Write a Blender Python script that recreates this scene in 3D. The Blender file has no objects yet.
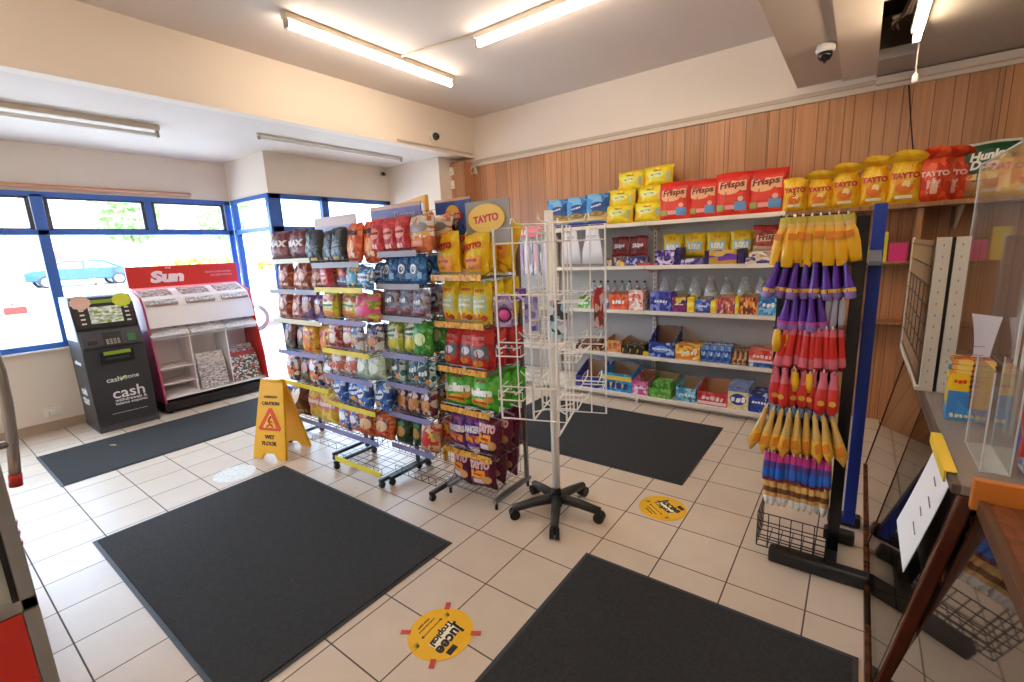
import bpy, math, random
from mathutils import Matrix, Vector
random.seed(7)
PI = math.pi
COL = bpy.context.scene.collection
SC = bpy.context.scene

# ------------------------------------------------------------------ camera
cd = bpy.data.cameras.new('camera'); cam = bpy.data.objects.new('camera', cd); COL.objects.link(cam)
cd.sensor_width = 36.0; cd.lens = 462.8 / 1024 * 36; cd.clip_start = 0.02; cd.clip_end = 300
CX, CY, CZ = 1.724, -2.199, 1.650
yaw, pitch, roll = 0.6447, -0.1929, -0.04595
fw = Vector((-math.sin(yaw)*math.cos(pitch), math.cos(yaw)*math.cos(pitch), math.sin(pitch)))
rt = Vector((math.cos(yaw), math.sin(yaw), 0)); up = rt.cross(fw)
r2 = rt*math.cos(roll) + up*math.sin(roll); u2 = -rt*math.sin(roll) + up*math.cos(roll)
mw = Matrix((r2, u2, -fw)).transposed().to_4x4(); mw.translation = (CX, CY, CZ)
cam.matrix_world = mw
SC.camera = cam
# ------------------------------------------------------------------ light and exposure
SC.view_settings.view_transform = 'Standard'; SC.view_settings.look = 'None'
SC.view_settings.gamma = 1; SC.view_settings.use_curve_mapping = False
SC.view_settings.exposure = 1.58
SC.cycles.max_bounces = 8; SC.cycles.diffuse_bounces = 5; SC.cycles.glossy_bounces = 4
SC.cycles.transparent_max_bounces = 16; SC.cycles.transmission_bounces = 6
SC.cycles.sample_clamp_indirect = 6.0
SC.cycles.use_denoising = True
w = bpy.data.worlds.new('sky'); SC.world = w; w.use_nodes = True
bg = w.node_tree.nodes['Background']; bg.inputs[0].default_value = (0.58, 0.77, 1.0, 1); bg.inputs[1].default_value = 5.0
sd = bpy.data.lights.new('sun', 'SUN'); sd.energy = 3.0; sd.angle = 0.01; sd.color = (1, .95, .86)
so = bpy.data.objects.new('sun', sd); COL.objects.link(so)
so.rotation_euler = Vector((-0.55, 0.35, -0.9)).to_track_quat('-Z', 'Y').to_euler()
TUBE_E = 13.0

# ------------------------------------------------------------------ materials
MATS = {}
def mat(name, col, rough=.5, metal=0., noise=0., nscale=8., bump=0., bscale=60., alpha=None, emit=None, coat=0., spec=None):
    if name in MATS: return MATS[name]
    m = bpy.data.materials.new(name); m.use_nodes = True; MATS[name] = m
    nt = m.node_tree; b = nt.nodes['Principled BSDF']
    b.inputs['Base Color'].default_value = (*col, 1); b.inputs['Roughness'].default_value = rough
    b.inputs['Metallic'].default_value = metal
    if coat: b.inputs['Coat Weight'].default_value = coat
    if spec is not None: b.inputs['Specular IOR Level'].default_value = spec
    if emit: b.inputs['Emission Color'].default_value = (*emit[0], 1); b.inputs['Emission Strength'].default_value = emit[1]
    tc = nt.nodes.new('ShaderNodeTexCoord')
    if noise:
        n = nt.nodes.new('ShaderNodeTexNoise'); n.inputs['Scale'].default_value = nscale; n.inputs['Detail'].default_value = 4
        nt.links.new(tc.outputs['Object'], n.inputs['Vector'])
        mx = nt.nodes.new('ShaderNodeMix'); mx.data_type = 'RGBA'
        mx.inputs[6].default_value = (*[c*(1-noise) for c in col], 1); mx.inputs[7].default_value = (*[min(1, c*(1+noise)) for c in col], 1)
        nt.links.new(n.outputs['Fac'], mx.inputs[0]); nt.links.new(mx.outputs[2], b.inputs['Base Color'])
    if bump:
        n = nt.nodes.new('ShaderNodeTexNoise'); n.inputs['Scale'].default_value = bscale; n.inputs['Detail'].default_value = 3
        nt.links.new(tc.outputs['Object'], n.inputs['Vector'])
        bp = nt.nodes.new('ShaderNodeBump'); bp.inputs['Strength'].default_value = bump; bp.inputs['Distance'].default_value = .01
        nt.links.new(n.outputs['Fac'], bp.inputs['Height']); nt.links.new(bp.outputs[0], b.inputs['Normal'])
    return m
def clear_mat(name, tint=(1, 1, 1), gloss=.08, op=.0, opcol=(1, 1, 1)):
    if name in MATS: return MATS[name]
    m = bpy.data.materials.new(name); m.use_nodes = True; MATS[name] = m
    nt = m.node_tree; nt.nodes.clear(); o = nt.nodes.new('ShaderNodeOutputMaterial')
    t = nt.nodes.new('ShaderNodeBsdfTransparent'); t.inputs[0].default_value = (*tint, 1)
    g = nt.nodes.new('ShaderNodeBsdfGlossy'); g.inputs['Roughness'].default_value = .03
    lw = nt.nodes.new('ShaderNodeLayerWeight'); lw.inputs[0].default_value = .5
    pw = nt.nodes.new('ShaderNodeMath'); pw.operation = 'POWER'; pw.inputs[1].default_value = 4.0; nt.links.new(lw.outputs['Facing'], pw.inputs[0])
    fr = nt.nodes.new('ShaderNodeMath'); fr.operation = 'MULTIPLY_ADD'; fr.inputs[1].default_value = .6; fr.inputs[2].default_value = gloss*.3; nt.links.new(pw.outputs[0], fr.inputs[0])
    a = nt.nodes.new('ShaderNodeMixShader'); nt.links.new(fr.outputs[0], a.inputs[0]); nt.links.new(t.outputs[0], a.inputs[1]); nt.links.new(g.outputs[0], a.inputs[2])
    last = a
    if op:
        d = nt.nodes.new('ShaderNodeBsdfDiffuse'); d.inputs[0].default_value = (*opcol, 1)
        c = nt.nodes.new('ShaderNodeMixShader'); c.inputs[0].default_value = op
        nt.links.new(a.outputs[0], c.inputs[1]); nt.links.new(d.outputs[0], c.inputs[2]); last = c
    nt.links.new(last.outputs[0], o.inputs[0]); return m
def pack(name, pal, scale=(6, 9), bands=None, rough=.32, coord='UV', rnd=1., edge=None):
    """printed packaging: irregular printed patches from a palette, plus plain bands given as (v0, v1, colour)"""
    if name in MATS: return MATS[name]
    m = bpy.data.materials.new(name); m.use_nodes = True; MATS[name] = m
    nt = m.node_tree; L = nt.links; b = nt.nodes['Principled BSDF']; b.inputs['Roughness'].default_value = rough
    tc = nt.nodes.new('ShaderNodeTexCoord'); mp = nt.nodes.new('ShaderNodeMapping')
    mp.inputs['Scale'].default_value = (scale[0], scale[1], scale[1]); mp.inputs['Location'].default_value = (random.random()*9, random.random()*9, 0)
    L.new(tc.outputs[coord], mp.inputs[0])
    v = nt.nodes.new('ShaderNodeTexVoronoi'); v.inputs['Scale'].default_value = 1; v.inputs['Randomness'].default_value = rnd
    L.new(mp.outputs[0], v.inputs['Vector'])
    sp = nt.nodes.new('ShaderNodeSeparateColor'); L.new(v.outputs['Color'], sp.inputs[0])
    cr = nt.nodes.new('ShaderNodeValToRGB'); cr.color_ramp.interpolation = 'CONSTANT'
    els = cr.color_ramp.elements; n = len(pal)
    els[0].position = 0; els[0].color = (*pal[0], 1)
    els[1].position = .999 if n == 1 else 1/n; els[1].color = (*pal[min(1, n-1)], 1)
    for i in range(2, n):
        e = els.new(i/n); e.color = (*pal[i], 1)
    L.new(sp.outputs[0], cr.inputs[0]); last = cr.outputs[0]
    if bands:
        s2 = nt.nodes.new('ShaderNodeSeparateXYZ'); L.new(tc.outputs[coord], s2.inputs[0])
        ch = s2.outputs[1] if coord == 'UV' else s2.outputs[2]
        for v0, v1, c in bands:
            a1 = nt.nodes.new('ShaderNodeMath'); a1.operation = 'GREATER_THAN'; a1.inputs[1].default_value = v0; L.new(ch, a1.inputs[0])
            a2 = nt.nodes.new('ShaderNodeMath'); a2.operation = 'LESS_THAN'; a2.inputs[1].default_value = v1; L.new(ch, a2.inputs[0])
            mu = nt.nodes.new('ShaderNodeMath'); mu.operation = 'MULTIPLY'; L.new(a1.outputs[0], mu.inputs[0]); L.new(a2.outputs[0], mu.inputs[1])
            mx = nt.nodes.new('ShaderNodeMix'); mx.data_type = 'RGBA'; L.new(mu.outputs[0], mx.inputs[0]); L.new(last, mx.inputs[6]); mx.inputs[7].default_value = (*c, 1)
            last = mx.outputs[2]
    L.new(last, b.inputs['Base Color'])
    if coord == 'UV' and rough < .5:
        nz = nt.nodes.new('ShaderNodeTexNoise'); nz.inputs['Scale'].default_value = 22; nz.inputs['Detail'].default_value = 3; nz.inputs['Distortion'].default_value = 1.2; L.new(tc.outputs['Object'], nz.inputs['Vector'])
        bp = nt.nodes.new('ShaderNodeBump'); bp.inputs['Strength'].default_value = .55; bp.inputs['Distance'].default_value = .02; L.new(nz.outputs['Fac'], bp.inputs['Height']); L.new(bp.outputs[0], b.inputs['Normal'])
    return m

def hexc(h):
    return tuple(((int(h[i:i+2], 16)/255+.055)/1.055)**2.4 if int(h[i:i+2], 16) > 10 else int(h[i:i+2], 16)/255/12.92 for i in (0, 2, 4))
def plain(h, rough=.45, **k): return mat('plain_'+h+k.pop('tag', ''), hexc(h), rough, **k)

# ------------------------------------------------------------------ mesh builder
class MB:
    def __init__(s): s.v = []; s.f = []; s.mi = []; s.uv = {}; s.mats = []
    def slot(s, m):
        if m not in s.mats: s.mats.append(m)
        return s.mats.index(m)
    def add(s, vs, fs, m=None, uvs=None, M=None):
        o = len(s.v); k = s.slot(m) if m else 0
        s.v += [tuple(M @ Vector(p)) if M else tuple(p) for p in vs]
        for i, f in enumerate(fs):
            if uvs: s.uv[len(s.f)] = uvs[i]
            s.f.append([o+a for a in f]); s.mi.append(k)
        return s
    def box(s, x0, x1, y0, y1, z0, z1, m=None, M=None):
        vs = [(x, y, z) for x in (x0, x1) for y in (y0, y1) for z in (z0, z1)]
        fs = [(0, 1, 3, 2), (4, 6, 7, 5), (0, 4, 5, 1), (2, 3, 7, 6), (0, 2, 6, 4), (1, 5, 7, 3)]
        return s.add(vs, fs, m, M=M)
    def tube(s, pts, r, n=6, m=None, cap=True, M=None):
        pts = [Vector(p) for p in pts]; rs = r if isinstance(r, (list, tuple)) else [r]*len(pts)
        vs = []; fs = []; prev = None
        for i, p in enumerate(pts):
            d = ((pts[min(i+1, len(pts)-1)] - pts[max(i-1, 0)])).normalized()
            a = prev if prev is not None else (Vector((0, 0, 1)) if abs(d.z) < .9 else Vector((1, 0, 0)))
            e1 = (a - d*a.dot(d)).normalized(); prev = e1; e2 = d.cross(e1)
            for k in range(n):
                t = 2*PI*k/n + PI/n; vs.append(p + e1*math.cos(t)*rs[i] + e2*math.sin(t)*rs[i])
        for i in range(len(pts)-1):
            for k in range(n):
                a = i*n+k; b = i*n+(k+1) % n; fs.append((a, b, b+n, a+n))
        if cap: fs.append(tuple(range(n-1, -1, -1))); fs.append(tuple(range(len(vs)-n, len(vs))))
        return s.add(vs, fs, m, M=M)
    def lathe(s, prof, n=16, m=None, M=None, sx=1., sy=1.):
        vs = []; fs = []
        for r, z in prof:
            for k in range(n): vs.append((r*sx*math.cos(2*PI*k/n), r*sy*math.sin(2*PI*k/n), z))
        for i in range(len(prof)-1):
            for k in range(n):
                a = i*n+k; b = i*n+(k+1) % n; fs.append((a, b, b+n, a+n))
        fs.append(tuple(range(n-1, -1, -1))); fs.append(tuple(range(len(vs)-n, len(vs))))
        return s.add(vs, fs, m, M=M)
    def prism(s, poly, y0, y1, m=None, axis='y', M=None):
        """poly of 2-D points; extruded along the axis"""
        n = len(poly)
        def P(a, b, t): return {'y': (a, t, b), 'x': (t, a, b), 'z': (a, b, t)}[axis]
        vs = [P(a, b, y0) for a, b in poly] + [P(a, b, y1) for a, b in poly]
        fs = [tuple(range(n)), tuple(range(2*n-1, n-1, -1))] + [(i, i+n, (i+1) % n+n, (i+1) % n) for i in range(n)]
        return s.add(vs, fs, m, M=M)
    def grid(s, x0, x1, z0, z1, nx, nz, r, m=None, y=0, M=None, plane='xz'):
        def P(a, b): return {'xz': (a, y, b), 'xy': (a, b, y), 'yz': (y, a, b)}[plane]
        for i in range(nx+1):
            t = x0+(x1-x0)*i/nx; s.tube([P(t, z0), P(t, z1)], r, 4, m, M=M)
        for i in range(nz+1):
            t = z0+(z1-z0)*i/nz; s.tube([P(x0, t), P(x1, t)], r, 4, m, M=M)
        return s
    def build(s, name, m=None, parent=None, smooth=False, loc=None, bevel=0):
        me = bpy.data.meshes.new(name); me.from_pydata(s.v, [], s.f)
        ms = s.mats if s.mats else [m]
        for q in ms: me.materials.append(q)
        for p, k in zip(me.polygons, s.mi): p.material_index = k; p.use_smooth = smooth
        if s.uv:
            ul = me.uv_layers.new(name='UVMap')
            for p in me.polygons:
                if p.index in s.uv:
                    for li, uv in zip(p.loop_indices, s.uv[p.index]): ul.data[li].uv = uv
        me.validate(); 
        if not s.uv: fixn(me)
        o = bpy.data.objects.new(name, me); COL.objects.link(o)
        if parent: o.parent = parent
        if loc: o.location = loc
        if bevel:
            bm = o.modifiers.new('bevel', 'BEVEL'); bm.width = bevel; bm.segments = 2; bm.limit_method = 'ANGLE'
        return o
def fixn(me):
    import bmesh
    b = bmesh.new(); b.from_mesh(me); bmesh.ops.recalc_face_normals(b, faces=b.faces); b.to_mesh(me); b.free()

def tag(o, label=None, cat=None, group=None, kind=None):
    if label: o['label'] = label
    if cat: o['category'] = cat
    if group: o['group'] = group
    if kind: o['kind'] = kind
    return o
def thing(name, label, cat, loc=(0, 0, 0), rz=0, group=None):
    o = bpy.data.objects.new(name, None); COL.objects.link(o); o.empty_display_size = .1
    o.location = loc; o.rotation_euler = (0, 0, rz)
    return tag(o, label, cat, group)
def struct(o): o['kind'] = 'structure'; return o
def kids(o): return [c for c in bpy.data.objects if c.parent == o]
def clone(o, ch=None):
    r = o.copy(); COL.objects.link(r)
    for c, gs in (ch if ch is not None else [(c, kids(c)) for c in kids(o)]):
        d = c.copy(); COL.objects.link(d); d.parent = r
        for g in gs:
            e = g.copy(); COL.objects.link(e); e.parent = d
    return r
ORD = ['first', 'second', 'third', 'fourth', 'fifth', 'sixth', 'seventh', 'eighth', 'ninth', 'tenth', 'eleventh', 'twelfth', 'thirteenth', 'fourteenth', 'fifteenth', 'sixteenth', 'seventeenth', 'eighteenth', 'nineteenth', 'twentieth']
def ords(i, n):
    if n == 1: return 'alone'
    if i == 0: return 'leftmost'
    if i == n-1: return 'rightmost'
    return ORD[i] + ' from left'

# ------------------------------------------------------------------ lettering
_TC = {}
def text_mesh(s, bold=.0, shear=0., ext=.02):
    key = (s, bold, shear, ext)
    if key in _TC: return _TC[key]
    c = bpy.data.curves.new('lettering', 'FONT'); c.body = s; c.align_x = 'CENTER'; c.align_y = 'CENTER'
    c.offset = bold; c.shear = shear; c.extrude = ext; c.resolution_u = 3
    o = bpy.data.objects.new('lettering_tmp', c); COL.objects.link(o)
    dg = bpy.context.evaluated_depsgraph_get(); dg.update()
    me = bpy.data.meshes.new_from_object(o.evaluated_get(dg))
    vs = [tuple(v.co) for v in me.vertices]; fs = [tuple(p.vertices) for p in me.polygons]
    bpy.data.objects.remove(o); bpy.data.meshes.remove(me); bpy.data.curves.remove(c)
    xs = [v[0] for v in vs]; ys = [v[1] for v in vs]
    mx, my = (max(xs)+min(xs))/2, (max(ys)+min(ys))/2; W = max(xs)-min(xs); H = max(ys)-min(ys)
    vs = [((x-mx)/W, (y-my)/W, z) for x, y, z in vs]
    _TC[key] = (vs, fs, H/W); return _TC[key]
LEGIBLE = {'TAYTO', 'Frisps', 'Hunky', 'Dorys', 'MAX', 'Sun', 'THE', 'cash', 'zone', 'cashzone', 'withdrawals &', 'balance enquiries', 'withdrawals', 'enquiries', 'CUIDADO', 'CAUTION', 'WET', 'FLOOR', 'Jucee', 'Tropical', 'Doritos', 'Rollers', 'SNAKERS', 'Skips', 'WALKERS', '5'}
_MK = {}
def marks_mesh(n):
    """a row of small slanted dabs for print too small to read in the photograph"""
    if n in _MK: return _MK[n]
    rnd = random.Random(n); vs = []; fs = []; x = 0.
    for i in range(n):
        w_ = rnd.uniform(.5, .9); a = rnd.uniform(0, .25); b = rnd.uniform(.75, 1.); t = rnd.uniform(-.12, .2); o = len(vs)
        q = [(x, a), (x+w_*.5, a-.1), (x+w_, a+.05), (x+w_+t*.6, (a+b)/2), (x+w_+t, b), (x+w_*.4+t, b+.08), (x+t, b-.05)]
        for z in (-.02, .02): vs += [(p[0], p[1], z) for p in q]
        k = len(q); fs += [tuple(range(o+k-1, o-1, -1)), tuple(range(o+k, o+2*k))] + [(o+j, o+(j+1) % k, o+k+(j+1) % k, o+k+j) for j in range(k)]
        x += w_+.22
    W = x-.22; vs = [(v[0]/W-.5, (v[1]-.5)/W, v[2]) for v in vs]
    _MK[n] = (vs, fs, 1/W); return _MK[n]
def lettering(s, width, m, parent, cx=0, cz=0, y=0, f=None, bold=.02, shear=0., rot=0., hstretch=1., name='lettering', M=None, fan=0., ext=.0012):
    """text lying in the x-z plane facing -Y (or placed by matrix M); f(x,z) bends it onto a curved front"""
    if s in LEGIBLE: vs, fs, ar = text_mesh(s, bold, shear)
    else: vs, fs, ar = marks_mesh(len(s)); name = 'printed_marks'
    ca, sa = math.cos(rot), math.sin(rot); out = []
    for x, yy, z in vs:
        a = x*width; b = yy*width*hstretch*(1 + fan*x)
        X = a*ca-b*sa+cx; Z = a*sa+b*ca+cz
        Y = (f(X, Z) if f else y) - (ext if z > 0 else -ext)
        out.append((X, Y, Z))
    mb = MB(); mb.add(out, fs, m, M=M); return mb.build(name, m, parent)

# ------------------------------------------------------------------ crisp bags
def bagf(w, h, t):
    def f(x, z):
        u = min(1, abs(2*x/w)); v = min(1, abs(2*(z-h/2)/h))
        a = max(0, 1-u**2.4); b = max(0, 1-v**3.2)
        return -t/2*(a**.55)*(b**.6)
    return f
def bag_mb(w, h, t, m, seed=0, flop=0., crimp=.05):
    rnd = random.Random(seed); f = bagf(w, h, t); NX, NZ = 12, 14; mb = MB()
    ph = [rnd.uniform(0, 6.28) for _ in range(6)]
    def pt(i, j, side):
        x = -w/2 + w*i/NX; z = h*j/NZ; y = f(x, z)*side
        u = abs(2*x/w); v = z/h
        wr = .0035*math.sin(9*u+ph[0]+5*v)+.003*math.sin(17*x/w*3+ph[1])*math.sin(6*v+ph[2])
        pin = 1 - .05*math.sin(PI*v)
        y += wr*(1 if side > 0 else .6)
        if v < crimp or v > 1-crimp: y = .002*side + .004*math.sin(x/w*22+ph[3])
        x = x*pin + .003*math.sin(11*v+ph[4]); zz = z + .004*math.sin(7*x/w+ph[5])
        if flop > .3:
            x *= 1 - .24*math.exp(-((v-.70)/.07)**2) + (.16*math.sin(PI*min(1, (v-.74)/.26)) if v > .74 else 0)
            if v > .74:
                k = (v-.74)/.26; y = (y*.3 if v < .97 else y) + side*t*.42*math.sin(PI*min(1, k*1.02))*(1-u*u*.7); y -= t*.8*k; zz -= h*.10*k*u*u + h*.05*k
            elif v > .62: y *= .75
        elif flop and v > .72:
            k = (v-.72)/.28; y -= flop*k*k*h*.5; zz -= abs(flop)*k*k*h*.12
        return (x, y, zz)
    for side in (1, -1):
        vs = [pt(i, j, side) for j in range(NZ+1) for i in range(NX+1)]
        fs = []; uvs = []
        for j in range(NZ):
            for i in range(NX):
                q = [j*(NX+1)+i, j*(NX+1)+i+1, (j+1)*(NX+1)+i+1, (j+1)*(NX+1)+i]
                uq = [(i/NX, j/NZ), ((i+1)/NX, j/NZ), ((i+1)/NX, (j+1)/NZ), (i/NX, (j+1)/NZ)]
                if side < 0: q = q[::-1]; uq = uq[::-1]
                fs.append(q); uvs.append(uq)
        mb.add(vs, fs, m, uvs)
    return mb, f
def panel_on(f, poly, m, parent, name, off=.0035, n=1):
    """flat printed patch following the bulge: poly in x-z"""
    cx = sum(p[0] for p in poly)/len(poly); cz = sum(p[1] for p in poly)/len(poly)
    vs = [(cx, f(cx, cz)-off-.001, cz)]
    R = 3
    for k in range(1, R+1):
        for x, z in poly:
            X = cx+(x-cx)*k/R; Z = cz+(z-cz)*k/R; vs.append((X, f(X, Z)-off, Z))
    N = len(poly); fs = [(0, 1+i, 1+(i+1) % N) for i in range(N)]
    for k in range(R-1):
        for i in range(N):
            a = 1+k*N+i; b = 1+k*N+(i+1) % N; fs.append((a, a+N, b+N, b))
    mb = MB(); mb.add(vs, fs, m); o = mb.build(name, m, parent, smooth=True); return o
def ellipse(cx, cz, a, b, n=16, rot=0): return [(cx+a*math.cos(2*PI*k/n)*math.cos(rot)-b*math.sin(2*PI*k/n)*math.sin(rot), cz+a*math.cos(2*PI*k/n)*math.sin(rot)+b*math.sin(2*PI*k/n)*math.cos(rot)) for k in range(n)]
def rect(cx, cz, a, b, n=4): 
    return [(cx-a, cz-b), (cx, cz-b), (cx+a, cz-b), (cx+a, cz), (cx+a, cz+b), (cx, cz+b), (cx-a, cz+b), (cx-a, cz)]

class BagKind:
    """one kind of bag: the first placement builds it, later ones copy it with its parts"""
    def __init__(s, key, m, w, h, t, art=(), flop=0., name='crisp_bag', cat='crisp bag'):
        s.k = key; s.m = m; s.w = w; s.h = h; s.t = t; s.art = art; s.flop = flop; s.name = name; s.cat = cat; s.first = None
    def make(s):
        mb, f = bag_mb(s.w, s.h, s.t, s.m, sum(map(ord, s.k)), s.flop)
        o = mb.build(s.name, s.m, smooth=True); w, h = s.w, s.h
        ff = lambda x, z: f(x, z) - .0035
        for a in s.art:
            if a[0] == 'T':   # ('T', text, width_frac, cz_frac, colour, [opts])
                op = a[5] if len(a) > 5 else {}
                lettering(a[1], a[2]*w, plain(a[4], .4), o, op.get('cx', 0)*w, a[3]*h, f=lambda x, z: ff(x, z)-.002, bold=op.get('bold', .03), shear=op.get('shear', 0), rot=op.get('rot', 0), hstretch=op.get('hs', 1))
            elif a[0] == 'E': panel_on(f, ellipse(a[1]*w, a[2]*h, a[3]*w, a[4]*h, 14, a[6] if len(a) > 6 else 0), plain(a[5], .4), o, 'printed_oval')
            elif a[0] == 'R': panel_on(f, rect(a[1]*w, a[2]*h, a[3]*w, a[4]*h), plain(a[5], .4), o, 'printed_panel', off=.003)
            elif a[0] == 'P': panel_on(f, rect(a[1]*w, a[2]*h, a[3]*w, a[4]*h), a[5], o, 'printed_picture', off=.003)
        s.ch = [(c, []) for c in kids(o)]
        return o
    def put(s, x, y, z, label, group, rz=0., tilt=0., sc=1., roll=0.):
        if s.first is None: o = s.first = s.make()
        else: o = clone(s.first, s.ch)
        o.location = (x, y, z); o.rotation_euler = (tilt, roll, rz); o.scale = sc if isinstance(sc, tuple) else (sc, sc, sc)
        return tag(o, label, s.cat, group)

# ================================================================== ROOM
WALL = mat('wall_paint', hexc('e8dacb'), .75, noise=.04, nscale=2, bump=.08, bscale=90)
CEIL = mat('ceiling_paint', hexc('dcd0c8'), .8, noise=.04, nscale=1.5)
BLUE = mat('blue_frame_paint', hexc('3c68b6'), .35, noise=.06)
GLASS = clear_mat('window_glass', (.97, .99, 1.0))
def wbox(name, *b, m=WALL): return struct(MB().box(*b, m).build(name))
XW, XL, YB = -5.0, -2.65, 2.95

# floor tiles
def tile_mat():
    m = bpy.data.materials.new('floor_tiles'); m.use_nodes = True; nt = m.node_tree; L = nt.links; b = nt.nodes['Principled BSDF']
    tc = nt.nodes.new('ShaderNodeTexCoord')
    br = nt.nodes.new('ShaderNodeTexBrick'); br.offset = 0; br.squash = 1
    br.inputs['Scale'].default_value = 1; br.inputs['Brick Width'].default_value = .33; br.inputs['Row Height'].default_value = .33
    br.inputs['Mortar Size'].default_value = .0035; br.inputs['Mortar Smooth'].default_value = .1; br.inputs['Bias'].default_value = 0
    br.inputs['Color1'].default_value = (*hexc('dac9b6'), 1); br.inputs['Color2'].default_value = (*hexc('d3c1ad'), 1); br.inputs['Mortar'].default_value = (*hexc('54453a'), 1)
    L.new(tc.outputs['Object'], br.inputs['Vector'])
    n = nt.nodes.new('ShaderNodeTexNoise'); n.inputs['Scale'].default_value = 5; n.inputs['Detail'].default_value = 6; L.new(tc.outputs['Object'], n.inputs['Vector'])
    mx = nt.nodes.new('ShaderNodeMix'); mx.data_type = 'RGBA'; mx.blend_type = 'MULTIPLY'; mx.inputs[0].default_value = .35
    cr = nt.nodes.new('ShaderNodeValToRGB'); cr.color_ramp.elements[0].position = .3; cr.color_ramp.elements[0].color = (.8, .77, .74, 1); cr.color_ramp.elements[1].position = .7; cr.color_ramp.elements[1].color = (1, 1, 1, 1)
    L.new(n.outputs['Fac'], cr.inputs[0]); L.new(br.outputs['Color'], mx.inputs[6]); L.new(cr.outputs[0], mx.inputs[7]); L.new(mx.outputs[2], b.inputs['Base Color'])
    rr = nt.nodes.new('ShaderNodeMapRange'); rr.inputs[3].default_value = .36; rr.inputs[4].default_value = .7; L.new(br.outputs['Fac'], rr.inputs[0]); L.new(rr.outputs[0], b.inputs['Roughness'])
    bp = nt.nodes.new('ShaderNodeBump'); bp.invert = True; bp.inputs['Strength'].default_value = .4; bp.inputs['Distance'].default_value = .002; L.new(br.outputs['Fac'], bp.inputs['Height']); L.new(bp.outputs[0], b.inputs['Normal'])
    return m
struct(MB().box(-5.15, 4.1, -4.4, 3.1, -.12, 0, tile_mat()).build('floor'))
# ceilings and beams
wbox('ceiling', XL, 1.16, -4.4, 3.1, 3.43, 3.55, m=CEIL)
struct(MB().box(-5.15, XL-.004, -4.4, 3.1, 2.92, 3.05, CEIL).build('ceiling_window_bay'))
wbox('beam_left', XL-.12, XL, -4.4, 3.1, 2.919, 3.55)
BEAM = mat('beam_paint', hexc('c9b6a2'), .7, noise=.05)
wbox('beam_right', 1.16, 1.49, -4.4, 3.1, 2.95, 3.6, m=BEAM)
wbox('beam_right_casing', 1.49, 1.72, -4.4, 3.1, 2.93, 3.6, m=mat('casing_paint', hexc('ddcbb6'), .6, noise=.05))
# lowered ceiling on the right with a broken opening next to the casing
cr_ = MB(); cm = mat('grey_ceiling_board', hexc('b4a796'), .8, noise=.05)
cr_.box(1.72, 4.1, -4.4, 1.35, 2.9, 2.97, cm); cr_.box(1.72, 4.1, 2.45, 3.1, 2.9, 2.97, cm); cr_.box(1.93, 4.1, 1.35, 2.45, 2.9, 2.97, cm)
struct(cr_.build('ceiling_right'))
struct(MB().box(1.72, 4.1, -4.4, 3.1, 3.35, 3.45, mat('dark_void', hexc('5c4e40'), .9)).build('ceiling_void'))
# walls
wbox('wall_back', -2.9, 4.1, YB, 3.1, 0, 3.5)
wbox('wall_behind_racks', XW+.9, -2.9, 2.5, 3.1, 0, 2.95)
wbox('wall_right', 4.0, 4.15, -4.4, 3.1, 0, 3.5)
wbox('wall_behind_camera', -5.15, 4.1, -4.5, -4.4, 0, 3.5)
TW = .15
def wall_seg_x(name, x0, x1, y0, y1, holes, z1=2.95): # solid pieces around openings
    pass
LOW = mat('wall_paint_low', hexc('ded0c0'), .75, noise=.05, nscale=2)
mb = MB(); mb.box(XW-TW, XW, -4.4, .7, 0, .86, LOW); mb.box(XW-TW, XW, -4.4, .7, 2.45, 2.95, WALL)
struct(mb.build('wall_left'))
mb = MB(); mb.box(XW-TW, -3.96, .7, .7+.06, 2.45, 2.95, WALL)
struct(mb.build('wall_porch'))
mb = MB(); mb.box(-3.96-.06, -3.96, .7602, 2.55, 2.45, 2.95, WALL); mb.box(-3.96-.06, -3.96, .76, 2.55, 0, .5, LOW)
struct(mb.build('wall_doorside'))
struct(MB().box(XW, XW+.012, -4.4, .64, 0, .1, mat('skirting_tile', hexc('a9937f'), .4, noise=.06)).build('baseboard_left'))
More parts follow.
